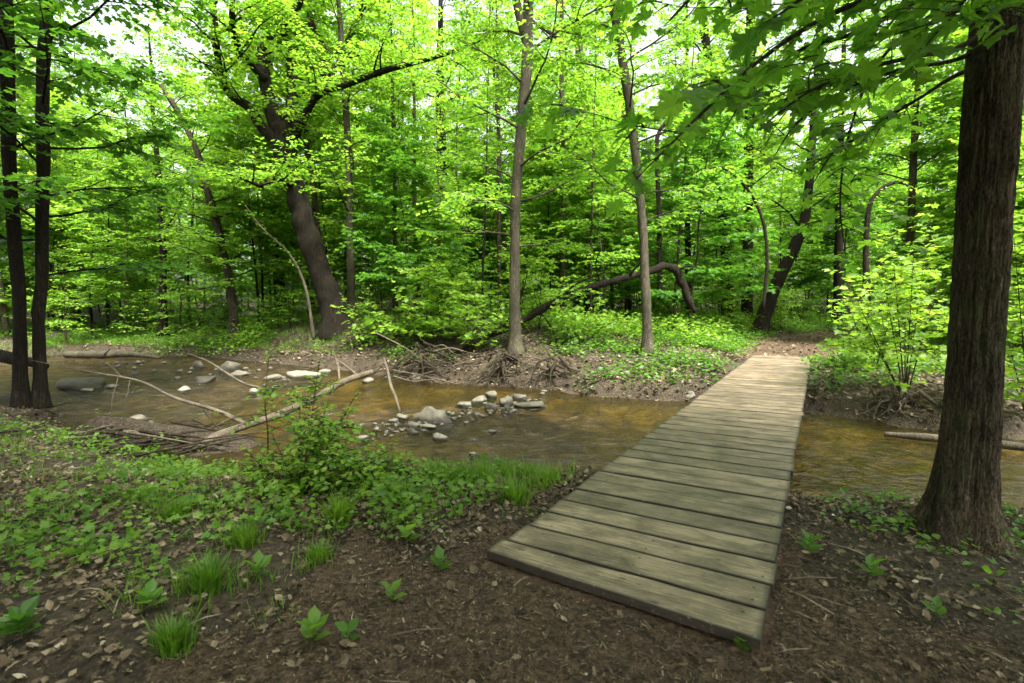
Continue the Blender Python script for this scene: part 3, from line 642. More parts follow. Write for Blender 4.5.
# ---- the big leaning oak
b = hit(338, 330); Yo = b[1]
root = empty('oak_tree', b); tag(root, 'big dark leaning oak with heavy spreading limbs on the far bank', 'tree', None)
mT, mL = MB(), MB()
def pxl(l, Y, dY=0.0): return np.array([at(x, y, Y + dY * i / (len(l) - 1)) for i, (x, y) in enumerate(l)])
def limbpx(mT, l, ws, dY=0.0, n=26, sides=10, Y=None):
    P = pxl(l, Y or Yo, dY); w = np.array(ws) * .85 * (Y or Yo) / FPX / 2
    Q = resample(np.column_stack([P, w]), n); tube(mT, Q[:, :3], np.maximum(Q[:, 3], .006), sides, rough=.12, rs=2.5); return Q[:, :3], Q[:, 3]
tr = [(340, 336), (336, 318), (326, 288), (313, 250), (301, 212), (292, 178), (285, 150), (281, 125)]
P = pxl(tr, Yo); P[0] = b - np.array([0, 0, .3])
Q = resample(np.column_stack([P, np.array([38, 29, 23, 21, 20, 20, 22, 19]) * Yo / FPX / 2]), 60)
tube(mT, Q[:, :3], Q[:, 3], 20, rough=.22, rs=3.0)
LIM = []
for l, ws, dY in [
    ([(283, 140), (272, 112), (265, 80), (262, 50), (275, 28), (292, 15), (303, -8), (315, -60)], [20, 16, 14, 12, 10, 9, 8, 5], .5),
    ([(286, 150), (262, 128), (250, 108), (228, 92), (218, 60), (214, 15), (206, -50)], [16, 12, 10, 8, 7, 7, 4], -1.5),
    ([(285, 145), (291, 110), (292, 70), (283, 30), (276, -20), (262, -90)], [17, 14, 12, 10, 9, 6], 1.5),
    ([(291, 150), (303, 120), (318, 95), (345, 85), (368, 76), (400, 66), (440, 56), (482, 40)], [12, 9, 8, 7, 7, 6, 4, 2], -1.0),
    ([(288, 135), (306, 100), (325, 60), (310, 20), (302, -30)], [12, 11, 10, 9, 6], 3.),
    ([(265, 80), (240, 50), (232, 20), (236, -30)], [9, 7, 6, 4], -2.),
    ([(318, 95), (340, 60), (352, 30), (372, -20)], [7, 6, 5, 3], 1.),
    ([(297, 190), (280, 178), (262, 186), (240, 176)], [7, 5, 4, 2], -2.5)]:
    q, _ = limbpx(mT, l, ws, dY); LIM.append(q)
sub = []
for q in LIM:
    for k in range(9):
        i = int(rg.uniform(.25, .98) * (len(q) - 2)); d = q[i + 1] - q[i]; a = math.atan2(d[1], d[0]) + rg.choice([-1, 1]) * rg.uniform(.5, 1.5)
        s = limb(rg, q[i], a, rg.uniform(-.1, .7), rg.uniform(1.2, 2.8), 9); tube(mT, s, np.linspace(.035, .004, 9), 5, cap=False); sub.append(s)
sprays(mL, None, sub + LIM, rg, .13, .8, .085, .075, .25, .12, T_oval(), .62)
finish(root, mT, mL, b, 'bark_dark', 'leaf')

# ---- right foreground tree with real bark relief and overhanging maple sprays
b = hit(962, 538); Yr = b[1]
root = empty('maple_tree', b); tag(root, 'large furrowed trunk in the right foreground with maple leaves hanging overhead', 'tree')
path = [(958, 545), (962, 513), (969, 440), (975.5, 356), (983, 230), (992, 100), (1000, 0), (1010, -120), (1015, -260)]
wds = [80, 72, 61, 56.5, 55, 56, 54, 50, 46]
P = pxl(path, Yr); P[0] = b - np.array([0, 0, .12])
P = np.vstack([P, P[-1] + [.2, .1, 3.0], P[-1] + [.1, .3, 7.0]]); W = np.array(wds + [36, 10]) * Yr / FPX / 2 / math.hypot(1, .93)
Q = resample(np.column_stack([P, W]), 620)
n_s = 150; pts, rad = Q[:, :3], Q[:, 3]
tan = unit(np.gradient(pts, axis=0)); a = np.arange(n_s) / n_s * 2 * PI
e1 = unit(np.array([1.0, 0, 0]) - tan * tan[:, :1]); e2 = np.cross(tan, e1)
D = e1[:, None] * np.cos(a)[None, :, None] + e2[:, None] * np.sin(a)[None, :, None]
hz = (pts[:, 2] - b[2])[:, None]
fl = np.exp(-np.maximum(hz, 0) / .16)
root_l = (.5 + .5 * np.cos(a * 5 + 1.1 + .6 * np.sin(a * 2)))[None]
th = np.broadcast_to(a[None], (len(pts), n_s))
cyl = np.stack([np.cos(th) * 11, np.sin(th) * 11, hz * 4.2 + 0 * th], -1)
wv = fbm(cyl * .55 + 3, 3)
ridge = 1 - np.abs(fbm(np.stack([np.cos(th) * 9 + .5 * wv, np.sin(th) * 9 + .5 * wv, hz * 2.6 + 0 * th], -1), 2)) * 2.2
fine = fbm(cyl * 3.1, 3)
Rr = rad[:, None] * (1 + fl * (.30 + .55 * root_l) + .03 * vnoise(np.stack([np.cos(th) * 1.3, np.sin(th) * 1.3, hz * 1.5 + 0 * th], -1))) + .009 * np.clip(ridge, -1, 1) + .003 * fine
for (zk, ak, rk) in ((1.62, -1.75, .035), (2.35, -1.2, .03), (.75, -1.9, .03), (3.0, -1.6, .03)):     # branch scars
    g2 = ((hz - zk) / rk) ** 2 + ((np.angle(np.exp(1j * (th - ak)))) * .17 / rk) ** 2
    Rr = Rr + .02 * np.exp(-g2 / 2) - .035 * np.exp(-g2 * 3)
Vv = (pts[:, None] + D * Rr[..., None]).reshape(-1, 3)
i = np.arange(len(pts) - 1)[:, None] * n_s; j = np.arange(n_s)[None]; k = (j + 1) % n_s
mT = MB(); mT.add(Vv, np.stack([i + j, i + k, i + n_s + k, i + n_s + j], -1).reshape(-1, 4))
link('trunk', mT.mesh('trunk', M['bark_near'], b), root)
mB, mL = MB(), MB()
NB = []
for l, ws, Y0, Y1 in [
    ([(1000, 20), (960, 47), (918, 56), (875, 66), (840, 78), (805, 94), (770, 120)], [7, 5, 4.4, 4, 3, 2.2, 1.5], Yr, 2.7),
    ([(1000, 40), (955, 60), (895, 71), (860, 84), (825, 101), (795, 125), (778, 150)], [6, 4, 3.5, 3, 2.4, 2, 1], Yr, 3.4),
    ([(998, 60), (955, 76), (920, 98), (900, 110), (868, 132), (835, 151), (815, 180)], [6, 4, 3, 3, 2.4, 2, 1], Yr, 3.9),
    ([(1005, -40), (940, -20), (880, -5), (820, 20), (760, 60), (705, 110), (665, 150), (640, 175)], [9, 7, 6, 5, 4, 3, 2, 1], Yr, 2.3),
    ([(1005, -30), (960, -25), (900, 10), (850, 35), (800, 50), (750, 90), (725, 130)], [8, 6, 5, 4, 3, 2, 1], Yr, 3.2),
    ([(1005, -60), (950, -70), (890, -60), (840, -30), (800, 0), (770, 20)], [8, 6, 5, 4, 3, 2], Yr, 2.2),
    ([(1005, -60), (990, -30), (965, 0), (950, 20), (930, 40)], [6, 4, 3, 2, 1], Yr - .2, 2.2),
    ([(1010, -80), (1030, -40), (1035, 0), (1028, 30)], [6, 4, 3, 2], Yr - .2, 2.2),
    ([(1003, -20), (940, 10), (880, 60), (850, 130), (840, 200), (845, 250)], [6, 5, 3, 2.2, 1.6, 1], Yr, 4.6),
    ([(1003, -60), (900, -80), (800, -70), (720, -30), (670, 20)], [9, 8, 6, 4, 2], Yr, 3.6),
    ([(1003, -100), (960, -140), (900, -140), (840, -90), (790, -50)], [9, 8, 6, 4, 2], Yr, 2.0)]:
    P = np.array([at(x, y, Y0 + (Y1 - Y0) * q / (len(l) - 1)) for q, (x, y) in enumerate(l)])
    w = np.array(ws) * np.linspace(Y0, Y1, len(l)) / FPX / 2
    Qb = resample(np.column_stack([P, w]), 24); mb = MB(); tube(mb, Qb[:, :3], np.maximum(Qb[:, 3], .0016), 7)
    s_all = [Qb[:, :3]]
    for k in range(6):
        i0 = int(rg.uniform(.3, .95) * 22); d = Qb[i0 + 1, :3] - Qb[i0, :3]; a0 = math.atan2(d[1], d[0]) + (1 if k % 2 else -1) * rg.uniform(.4, 1.0)
        s = limb(rg, Qb[i0, :3], a0, rg.uniform(-.35, .15), rg.uniform(.3, .65), 8); tube(mb, s, np.linspace(.004, .0015, 8), 4, cap=False); s_all.append(s)
    sprays(mL, mb, s_all, rg, .108, .26, .085, .09, .5, .25, T_maple(), .5, tilt=.5)
    link('branch', mb.mesh('branch', M['bark'], b), root)
# upper crown out of frame, and a side toward the right
mb = MB(); grow(pts, rad, rg, b[2] + 3.9, 18, 3.2, .13, mbT=mb, mbL=mL, tmpl=T_star(), tmean=.45, el=(.1, .8))
link('branch', mb.mesh('branch', M['bark'], b), root)
link('foliage', mL.mesh('foliage', M['leaf_maple'], b, False), root)

# ------------------------------------------------------------------ understorey variants, copied
def make_variant(seed, h, r, n, Lm, leaf, z0, twig, sub, tmpl, bark, lf, lean=.3, el=(-.05, .7), tsp=.18, lsp=.09, stems=1, tmean=.5, dens=1.0, shape='flat', droop=.25):
    rg = np.random.default_rng(seed); mT, mL = MB(), MB()
    for s in range(stems):
        a = rg.uniform(0, 2 * PI); m = 8; P = [np.array([.05 * s * math.cos(a), .05 * s * math.sin(a), -.2])]
        hh = h * (1 if s == 0 else rg.uniform(.6, .95)); ln_ = lean * rg.uniform(.3, 1.2) * (1 + s * .5)
        for i in range(1, m + 1):
            q = i / m; P.append(np.array([math.cos(a) * ln_ * q ** 1.4 + rg.normal(0, .02 * h / 6), math.sin(a) * ln_ * q ** 1.4 + rg.normal(0, .02 * h / 6), hh * q]))
        Q = resample(np.array(P), 24); rd = r * (1 - .85 * np.linspace(0, 1, 24)) * (1 + .5 * np.exp(-np.clip(Q[:, 2], 0, 9) / .2))
        tube(mT, Q, rd, 9, rough=.08, rs=3)
        grow(Q, rd, rg, z0, n, Lm, leaf, mbT=mT, mbL=mL, twig=twig, sub=sub, tmpl=tmpl, el=el, tsp=tsp, lsp=lsp, tmean=tmean, dens=dens, shape=shape, droop=droop, sides=5)
    return mT.mesh('trunk', M[bark]), mL.mesh('crown', M[lf], None, False)
ov, di, st = T_oval(), T_diamond(), T_star()
VAR = {
 'sap': [make_variant(100 + i, *a) for i, a in enumerate([
    (6.5, .035, 34, 2.4, .145, .8, .75, 2, ov, 'bark', 'leaf', .9, (-.1, .7), .10, .07),
    (8.0, .045, 38, 2.8, .145, 1.3, .8, 2, ov, 'bark_grey', 'leaf', 1.2, (-.1, .7), .10, .07, 1, .5, .9),
    (5.0, .03, 28, 2.1, .135, .5, .65, 2, ov, 'bark', 'leaf_yellow', .8, (-.1, .7), .10, .065),
    (10, .06, 42, 3.0, .15, 2.0, .85, 2, ov, 'bark_dark', 'leaf', 1.4, (-.1, .7), .11, .075),
    (7.0, .04, 34, 2.6, .16, 1.0, .85, 2, st, 'bark', 'leaf_deep', 1.0, (-.1, .7), .12, .085),
    (8.5, .05, 36, 2.2, .10, 2.4, .6, 2, di, 'bark_dark', 'leaf_maple', 1.0, (.1, .9), .10, .06)])],
 'tall': [make_variant(200 + i, *a) for i, a in enumerate([
    (17, .13, 46, 4.2, .20, 3.5, 1.0, 3, di, 'bark', 'leaf', 1.6, (0, 1.0), .18, .10),
    (20, .17, 50, 4.6, .20, 4.5, 1.0, 3, di, 'bark_dark', 'leaf_maple', 1.2, (0, 1.0), .19, .10),
    (15, .10, 44, 3.8, .20, 3.0, 1.0, 3, di, 'bark_grey', 'leaf_yellow', 1.6, (0, .9), .14, .10)])],
 'pole': [make_variant(250 + i, *a) for i, a in enumerate([
    (9, .035, 9, 1.0, .11, 4.0, .4, 1, di, 'bark_dark', 'leaf', 1.0), (7, .028, 8, .9, .11, 3.0, .4, 1, di, 'bark_grey', 'leaf', 1.6), (11, .045, 10, 1.2, .11, 5.0, .5, 1, di, 'bark', 'leaf', .7)])],
 'shrub': [make_variant(300 + i, *a) for i, a in enumerate([
    (1.7, .018, 10, .9, .10, .2, .4, 1, ov, 'bark', 'leaf', .5, (.1, .9), .12, .07, 3),
    (2.6, .022, 12, 1.2, .11, .3, .5, 1, st, 'bark', 'leaf_yellow', .6, (0, .7), .13, .08, 2),
    (1.1, .012, 9, .6, .085, .12, .3, 1, ov, 'bark', 'herb', .3, (.1, .9), .1, .06, 3)])],
}
def place(name, var, loc, rz, sc, label, cat, group):
    tm, cm = var
    root = empty(name, loc); root.rotation_euler = (0, 0, rz); root.scale = (sc, sc, sc * rg.uniform(.92, 1.1)); tag(root, label, cat, group)
    link('trunk' if cat == 'tree' else 'stem', tm, root); link('crown' if cat == 'tree' else 'foliage', cm, root)
    return root
occupied = [np.array([t.location.x, t.location.y]) for t in C.objects if t.parent is None and t.name.startswith(('forest_tree', 'oak_tree'))]
def free(x, y, dmin):
    return all((x - q[0]) ** 2 + (y - q[1]) ** 2 > dmin ** 2 for q in occupied)
def zone(x, y):
    px = CX + FPX * x / y
    return 'left of the crooked thin trunk' if px < 200 else 'around the big leaning oak' if px < 400 else 'behind the forked centre trunk' if px < 600 else 'between the slim leaning trunk and the far path' if px < 760 else 'behind and right of the far path'
def scatter(kind, count, y0, y1, dmin, smin, smax, name, cat, head, seedv, xs=1.15, extra=None):
    rgl = np.random.default_rng(seedv); k = 0; tries = 0
    while k < count and tries < count * 60:
        tries += 1
        y = y0 + (y1 - y0) * rgl.random() ** 1.2; x = rgl.uniform(-1, 1) * (xs * y + 2)
        dn, df, ins = creek(np.array([x]), np.array([y]))
        if ins[0] or dn[0] < df[0] or df[0] < 1.1: continue
        if path_d(np.array([x]), np.array([y]))[0] < (3.2 if kind != 'shrub' else 2.0): continue
        if extra and not extra(x, y): continue
        pxx = CX + FPX * x / y
        if 335 < pxx < 775 and y < (16.2 if kind != 'shrub' else 15.2): continue
        if 245 < pxx < 365 and y < Yo + 1.2: continue
        if 690 < pxx < 820 and y < 21 and kind in ('tall', 'sap'): continue
        if pxx < 240 and kind in ('tall', 'sap') and rgl.random() < .5: continue
        if not free(x, y, dmin): continue
        occupied.append(np.array([x, y])); v = VAR[kind][rgl.integers(len(VAR[kind]))]
        zn = zone(x, y)
        place(name, v, (x, y, h1(x, y)), rgl.uniform(0, 2 * PI), rgl.uniform(smin, smax), head + ' ' + zn, cat, head + ' ' + zn); k += 1
scatter('tall', 32, 17, 46, 2.2, .85, 1.15, 'forest_tree', 'tree', 'tall full-crowned forest tree standing', 401)
scatter('sap', 125, 13, 36, 1.05, .75, 1.2, 'young_tree', 'tree', 'slender leafy understorey tree', 402)
scatter('pole', 70, 15, 34, .7, .7, 1.3, 'bare_sapling', 'sapling', 'thin bare-stemmed sapling standing', 404)
scatter('shrub', 60, 12.5, 26, .6, .7, 1.3, 'shrub', 'shrub', 'low leafy shrub on the far bank', 403)

for k, (x, y, rz, kd) in enumerate([(-5.5, -4.5, 0, 0), (-1, -6.5, 1, 2), (4, -5.5, 2, 1), (8.5, -2, 3, 0), (-9.5, -.5, 4, 2), (-10.5, 4.5, 2.2, 0), (-3.5, -2.2, 1.2, 1), (-6.2, -1.0, 3.3, 0), (-1.8, -3.6, .4, 2), (1.8, -3.2, 2.7, 0), (5.2, -1.2, 4.4, 0)]):  # trees outside the view, added so their crowns shade the foreground
    place('forest_tree', VAR['tall'][kd], (x, y, h1(x, y)), rz, .95, 'tall forest tree beside or behind the viewpoint, added to shade the foreground', 'tree', 'shade trees added around the viewpoint')
# far wood that reads as one mass
rgf = np.random.default_rng(55); mb = MB(); n = 150000
ang = rgf.uniform(-1.1, 1.1, n); R = 42 + 34 * rgf.random(n); x = np.sin(ang) * R; y = np.cos(ang) * R
cl = fbm(np.stack([ang * 9, R * .1, np.zeros(n)], -1), 3)
hmax = 17 + 5 * cl
z = hmax * rgf.random(n) ** .85
ck = fbm(np.stack([x * .35, y * .35, z * .5], -1), 3) > -.2 + .55 * (z / 18) ** 1.5 + .5 * sst((-ang - .5) / .2) * sst((ang + 1.05) / .15) * sst(z / 5)
x, y, z = x[ck], y[ck], z[ck]; n = len(x)
az = rgf.uniform(0, 2 * PI, n)
leaves(mb, np.stack([x, y, z + H(x, y)], -1), np.stack([np.cos(az), np.sin(az), rgf.normal(-.2, .3, n)], -1), UP + rgf.normal(0, .5, (n, 3)), rgf.uniform(.35, .75, n), T_oval(), np.clip(rgf.normal(.55, .25, n), 0, 1))
tag(link('distant_wood', mb.mesh('distant_wood', M['leaf'], None, False)), 'pale green wall of distant woodland behind everything', kind='stuff')

# ------------------------------------------------------------------ traced shrubs and saplings
def bush(name, label, cat, base, stems, leafm, leaf, tmpl, seed, twig=.3, bark='bark', tsp=.10, lsp=.07, tmean=.6, droop=.3, dens=1.0, sub=3, tilt=.45, start=.25):
    rg = np.random.default_rng(seed); root = empty(name, base); tag(root, label, cat); mT, mL = MB(), MB(); ls = []
    for P, r in stems:
        P = np.array([base] + [np.array(p) for p in P]); P[0] = P[0] - [0, 0, .05]
        Q = resample(P, 16); tube(mT, Q, np.linspace(r, .002, 16), 7); ls.append(Q)
        L = np.linalg.norm(P[-1] - P[0])
        for k in range(sub * 2):
            i0 = int(rg.uniform(.25, .95) * 14); s = limb(rg, Q[i0], rg.uniform(0, 2 * PI), rg.uniform(-.1, .6), L * rg.uniform(.2, .45), 8); tube(mT, s, np.linspace(r * .4, .0015, 8), 5, cap=False); ls.append(s)
    sprays(mL, mT, ls, rg, leaf, twig, tsp, lsp, droop, start, tmpl, tmean, dens=dens, tilt=tilt)
    link('stem', mT.mesh('stem', M[bark], base), root); link('foliage', mL.mesh('foliage', M[leafm], base, False), root); return root
b = hit(300, 492)
bush('shrub', 'bright green bushy shrub on the near bank in front of the driftwood log', 'shrub', b,
     [([at(x, y, b[1] + dy)], .008) for x, y, dy in [(330, 395, .1), (345, 440, -.2), (380, 455, .1), (275, 440, .2), (300, 420, 0), (318, 372, .3), (350, 405, .2), (400, 468, .2), (432, 474, .1), (255, 460, .1), (360, 470, -.3)]], 'leaf', .055, T_oval(), 61, .26, tsp=.04, lsp=.04, tmean=.7, sub=5)
b = hit(266, 486)
bush('sapling', 'thin upright sapling with sparse leaves left of the bright bank shrub', 'sapling', b,
     [([at(268, 440, b[1]), at(265, 400, b[1]), at(268, 365, b[1])], .008)], 'herb', .055, T_oval(), 62, .2, tsp=.1, lsp=.06, tmean=.6, sub=3)
b = hit(425, 345)
bush('maple_sapling', 'bright yellow-green maple sapling spreading over the far bank', 'sapling', b,
     [([at(x, y, b[1] + dy)], .014) for x, y, dy in [(430, 262, 0), (395, 285, -.3), (365, 300, .2), (465, 270, .2), (490, 290, -.2), (440, 250, .4), (410, 310, -.6), (475, 320, -.3)]], 'leaf_yellow', .17, T_star(), 63, .5, tsp=.085, lsp=.11, tmean=.6, start=.3)
for k, (px, py, Yd, tops, lab) in enumerate([
    (905, 405, 8.2, [(850, 285), (880, 255), (915, 235), (940, 275), (862, 318), (905, 300), (930, 215), (890, 215)], 'tall fresh green shrub on the right bank left of the foreground trunk'),
    (875, 372, 10.5, [(845, 300), (870, 280), (895, 300), (850, 345), (885, 340), (835, 310)], 'rounded bright shrub at the right edge of the far path'),
    (1030, 430, 7.2, [(1015, 250), (1030, 200), (1005, 330), (1045, 300), (1010, 370), (1060, 250)], 'leafy shrub behind the right side of the foreground trunk')]):
    b = at(px, py, Yd); b[2] = h1(b[0], b[1])
    bush('shrub', lab, 'shrub', b, [([at(x, y, Yd + rg.uniform(-.5, .5))], .014) for x, y in tops], 'leaf_yellow', .13, T_star(), 70 + k, .40, tsp=.075, lsp=.085, tmean=.65, start=.42, sub=3)
for k, (px, py, tops, lab) in enumerate([
    (478, 352, [(455, 300), (475, 290), (500, 310), (490, 330), (460, 330)], 'leafy green shrub touching the left side of the forked trunk base'),
    (575, 345, [(550, 290), (575, 275), (600, 295), (615, 320), (555, 320)], 'leafy green shrub in front of the middle of the hooked fallen trunk'),
    (372, 345, [(345, 300), (370, 290), (395, 310), (385, 330), (350, 325)], 'leafy green shrub between the big oak and the bright maple sapling'),
    (665, 330, [(650, 290), (670, 285), (690, 300), (700, 315), (640, 310)], 'leafy green shrub under the hooked end of the fallen trunk')]):
    b = hit(px, py)
    bush('shrub', lab, 'shrub', b, [([at(x, y, b[1] + rg.uniform(-.5, .5))], .010) for x, y in tops], 'leaf', .13, T_star(), 170 + k, .42, tsp=.085, lsp=.09, tmean=.65, start=.2, sub=3)
# arching stems
def stemthing(name, label, cat, P, r, mat, n=30, sides=8, leafy=None, seed=1, branches=()):
    P = np.array(P); root = empty(name, P[0]); tag(root, label, cat); mb = MB()
    r = np.asarray(r, float); Q = resample(np.column_stack([P, np.interp(np.linspace(0, 1, len(P)), np.linspace(0, 1, len(np.atleast_1d(r))), np.atleast_1d(r))]), n)
    tube(mb, Q[:, :3], Q[:, 3], sides, rough=.35 if cat == 'fallen tree' else .15, rs=5, seed=seed)
    for q, rr in branches: tube(mb, resample(np.array(q), 10), np.linspace(rr, rr * .3, 10), 5)
    link('trunk' if cat in ('tree', 'fallen tree') else 'wood', mb.mesh('wood', M[mat], P[0]), root)
    if leafy:
        mL = MB(); sprays(mL, None, [Q[len(Q) // 3:, :3]], np.random.default_rng(seed), leafy, .5, .12, .09, .3, .2, T_oval(), .6); link('foliage', mL.mesh('foliage', M['leaf'], P[0], False), root)
    return root
Yb = 14.5
stemthing('bent_sapling', 'dark bare sapling arching over to the left beside two upright trunks', 'tree', [at(763, 308, Yb), at(767, 260, Yb), at(763, 222, Yb), (at(748, 190, Yb)), at(722, 168, Yb - .6), at(700, 172, Yb - 1)], [.05, .045, .035, .012], 'bark_dark', leafy=.1, seed=4)
stemthing('bent_sapling', 'dark bare sapling arching over to the right above the bright shrubs', 'tree', [at(866, 330, 13), at(866, 250, 13), at(869, 208, 13), at(880, 190, 13), at(898, 182, 13), at(915, 190, 12.5)], [.075, .06, .05, .02], 'bark_dark', leafy=.1, seed=5)
stemthing('bent_sapling', 'thin pale sapling curving up from the far bank left of the oak', 'tree', [at(314, 340, 15), at(306, 290, 15), at(290, 255, 15), at(262, 228, 15), at(245, 205, 15)], [.05, .04, .03, .012], 'bark_grey', leafy=.1, seed=6)
stemthing('bent_sapling', 'crooked dark sapling snaking upward right of the slim leaning trunk', 'tree', [at(660, 300, 17), at(659, 220, 17), at(657, 150, 17), at(660, 130, 17), at(680, 110, 17), at(700, 90, 17), at(720, 78, 17)], [.09, .07, .06, .02], 'bark_dark', leafy=.11, seed=7)
stemthing('fallen_tree', 'dark fallen trunk rising across the far bank and bending down in a hook', 'fallen tree', [at(438, 358, 13), at(480, 340, 13.2), at(520, 322, 13.6), at(558, 300, 14), at(592, 287, 14.3), at(628, 277, 14.6), at(650, 271, 14.8), at(664, 266, 14.9), at(674, 269, 14.9), at(681, 281, 15), at(687, 296, 15), at(695, 312, 15)], [.05, .07, .085, .095, .09, .10, .09, .11, .125, .12, .10, .05], 'bark_dark', 90, 12,
          branches=[([at(560, 299, 14), at(575, 285, 14), at(605, 272, 13.6)], .04), ([at(540, 312, 13.8), at(548, 322, 13.4), at(556, 338, 13.2)], .03), ([at(600, 284, 14.4), at(596, 262, 14.2), at(606, 240, 14)], .025), ([at(676, 271, 14.9), at(688, 266, 14.7), at(699, 268, 14.6)], .05), ([at(628, 277, 14.6), at(645, 258, 14.2), at(665, 250, 14)], .04), ([at(500, 332, 13.4), at(520, 300, 13), at(528, 270, 12.8)], .03)])

# ------------------------------------------------------------------ driftwood, sticks, roots
def W(px, py, dz=0.0): return on_z(px, py, ZW + dz)
stemthing('driftwood_log', 'long pale driftwood log lying across the creek behind the bank shrub', 'log', [W(196, 452, .02), W(215, 437, .12), W(245, 426, .16), W(285, 412, .18), W(320, 395, .24), W(345, 381, .32), W(372, 372, .36)], [.05, .06, .055, .055, .06, .065, .06], 'wood_bare', 50, 12, branches=[([W(340, 384, .3), W(338, 366, .6), W(334, 352, .75)], .025), ([W(358, 376, .35), W(340, 362, .55), W(318, 352, .7), W(300, 350, .72)], .03)])
stemthing('dead_branch', 'long thin bare branch reaching left over the pool from the driftwood', 'branch', [W(246, 424, .2), W(215, 410, .34), W(175, 398, .42), W(145, 383, .55), W(122, 377, .6), W(90, 372, .68), W(30, 360, .9)], [.035, .03, .026, .02, .016, .012, .005], 'wood_bare', 40, 8, branches=[([W(122, 377, .6), W(105, 362, .75), W(78, 352, .9)], .01), ([W(118, 378, .6), W(112, 400, .4), W(110, 418, .1)], .008), ([W(165, 396, .42), W(128, 394, .4), W(100, 392, .4)], .008), ([W(130, 380, .58), W(126, 398, .35), W(118, 412, .1)], .007)])
stemthing('dead_branch', 'slender bare branch arching over the pool toward the round grey boulder', 'branch', [W(262, 388, .1), W(245, 384, .25), W(225, 372, .4), W(205, 360, .52), W(180, 352, .6), W(140, 347, .68), W(90, 345, .7)], [.028, .026, .022, .018, .014, .01, .006], 'wood_bare', 36, 8)
stemthing('dead_branch', 'pale crooked branch standing in the shallows beside the stone riffle', 'branch', [W(400, 412, 0), W(396, 398, .16), W(391, 386, .3), W(388, 372, .46), W(384, 358, .62)], [.022, .026, .03, .026, .02], 'wood_bare', 24, 8)
stemthing('dead_branch', 'thin grey branch slanting down the far bank left of the driftwood end', 'branch', [at(302, 352, 15.5), at(325, 358, 15), at(345, 362, 14.6), at(366, 370, 14.2)], [.05, .05, .04, .03], 'wood_bare', 24, 8, branches=[([at(345, 362, 14.6), at(352, 350, 14.6), at(350, 338, 14.6)], .02)])
p0 = hit(45, 356); stemthing('fallen_log', 'pale fallen log along the far edge of the left pool', 'log', [W(38, 358, .12) + [0, 1, 0], W(75, 358, .14) + [0, 1, 0], W(110, 357, .18) + [0, .8, 0], W(146, 360, .1) + [0, .6, 0]], [.11, .13, .10, .05], 'bark_grey', 30, 12, branches=[([W(80, 358, .2) + [0, .9, 0], W(86, 352, .4) + [0, .9, 0]], .03)])
stemthing('fallen_log', 'slim pale log lying in the creek right of the bridge', 'log', [W(884, 434, .05), W(920, 437, .08), W(970, 441, .1), W(1030, 448, .12)], [.03, .05, .055, .05], 'wood_bare', 30, 10)
stemthing('fallen_log', 'dark log resting on the bank at the left edge behind the paired trunks', 'log', [at(-40, 352, 10), at(0, 356, 10), at(45, 366, 9.6)], [.14, .13, .08], 'bark_dark', 24, 12)
for k, (x0, y0, x1, y1, lab) in enumerate([(836, 520, 902, 528, 'thin curved root running along the near shore right of the bridge')]):
    a0, b0 = hit(x0, y0), hit(x1, y1); stemthing('root', lab, 'root', [a0, (a0 * 2 + b0) / 3 + [0, 0, .05], (a0 + 2 * b0) / 3 + [0, 0, .03], b0], [.012, .014, .008], 'wood_dark', 20, 7)
rg = np.random.default_rng(77)
for k in range(70):                                  # brush pile of the little dam
    x = rg.uniform(95, 235); y = 439 - (x - 95) * .01 + rg.uniform(-10, 9); c = W(x, y, rg.uniform(.0, .14)); a = rg.normal(.25, .5); L = rg.uniform(.3, .75); d = np.array([math.cos(a), math.sin(a), rg.normal(0, .18)])
    stemthing('stick', 'dark wet stick in the low brush dam below the left pool', 'stick', [c - d * L, c + [0, 0, rg.uniform(-.02, .05)], c + d * L], [rg.uniform(.014, .028), .012, .006], 'wood_dark' if rg.random() < .7 else 'wood_bare', 12, 6, seed=k)['group'] = 'sticks of the brush dam'
for k in range(16):
    x = rg.uniform(20, 75); y = 412 + rg.uniform(-6, 26); c = hit(x, y) + [0, 0, .05]; a = rg.uniform(-.4, 2.4); L = rg.uniform(.2, .5); d = np.array([math.cos(a), math.sin(a), rg.normal(0, .25)])
    stemthing('stick', 'fallen stick heaped at the foot of the paired left trunks', 'stick', [c - d * L, c + [0, 0, .03], c + d * L], [.014, .011, .005], 'wood_dark', 12, 6, seed=k)['group'] = 'sticks at the paired trunks'
for k in range(34):
    x = rg.uniform(372, 560); c = at(x, 372 + (x - 372) * .04 + rg.uniform(-24, 9), 11.6 + rg.uniform(-.3, .9)); c[2] = max(c[2], h1(c[0], c[1]) + .03); a = rg.normal(.1, .8); L = rg.uniform(.25, 1.0); d = np.array([math.cos(a), math.sin(a) * .6, rg.normal(0, .28)])
    stemthing('stick', 'dead branch tangled in the brush along the far waterline', 'stick', [c - d * L, c - d * L * .3 + [0, 0, rg.normal(0, .08)], c + d * L * .4 + [0, 0, rg.normal(0, .08)], c + d * L], [rg.uniform(.012, .03), .014, .005], 'wood_dark' if rg.random() < .6 else 'wood_bare', 14, 5, seed=k)['group'] = 'brush along the far waterline'
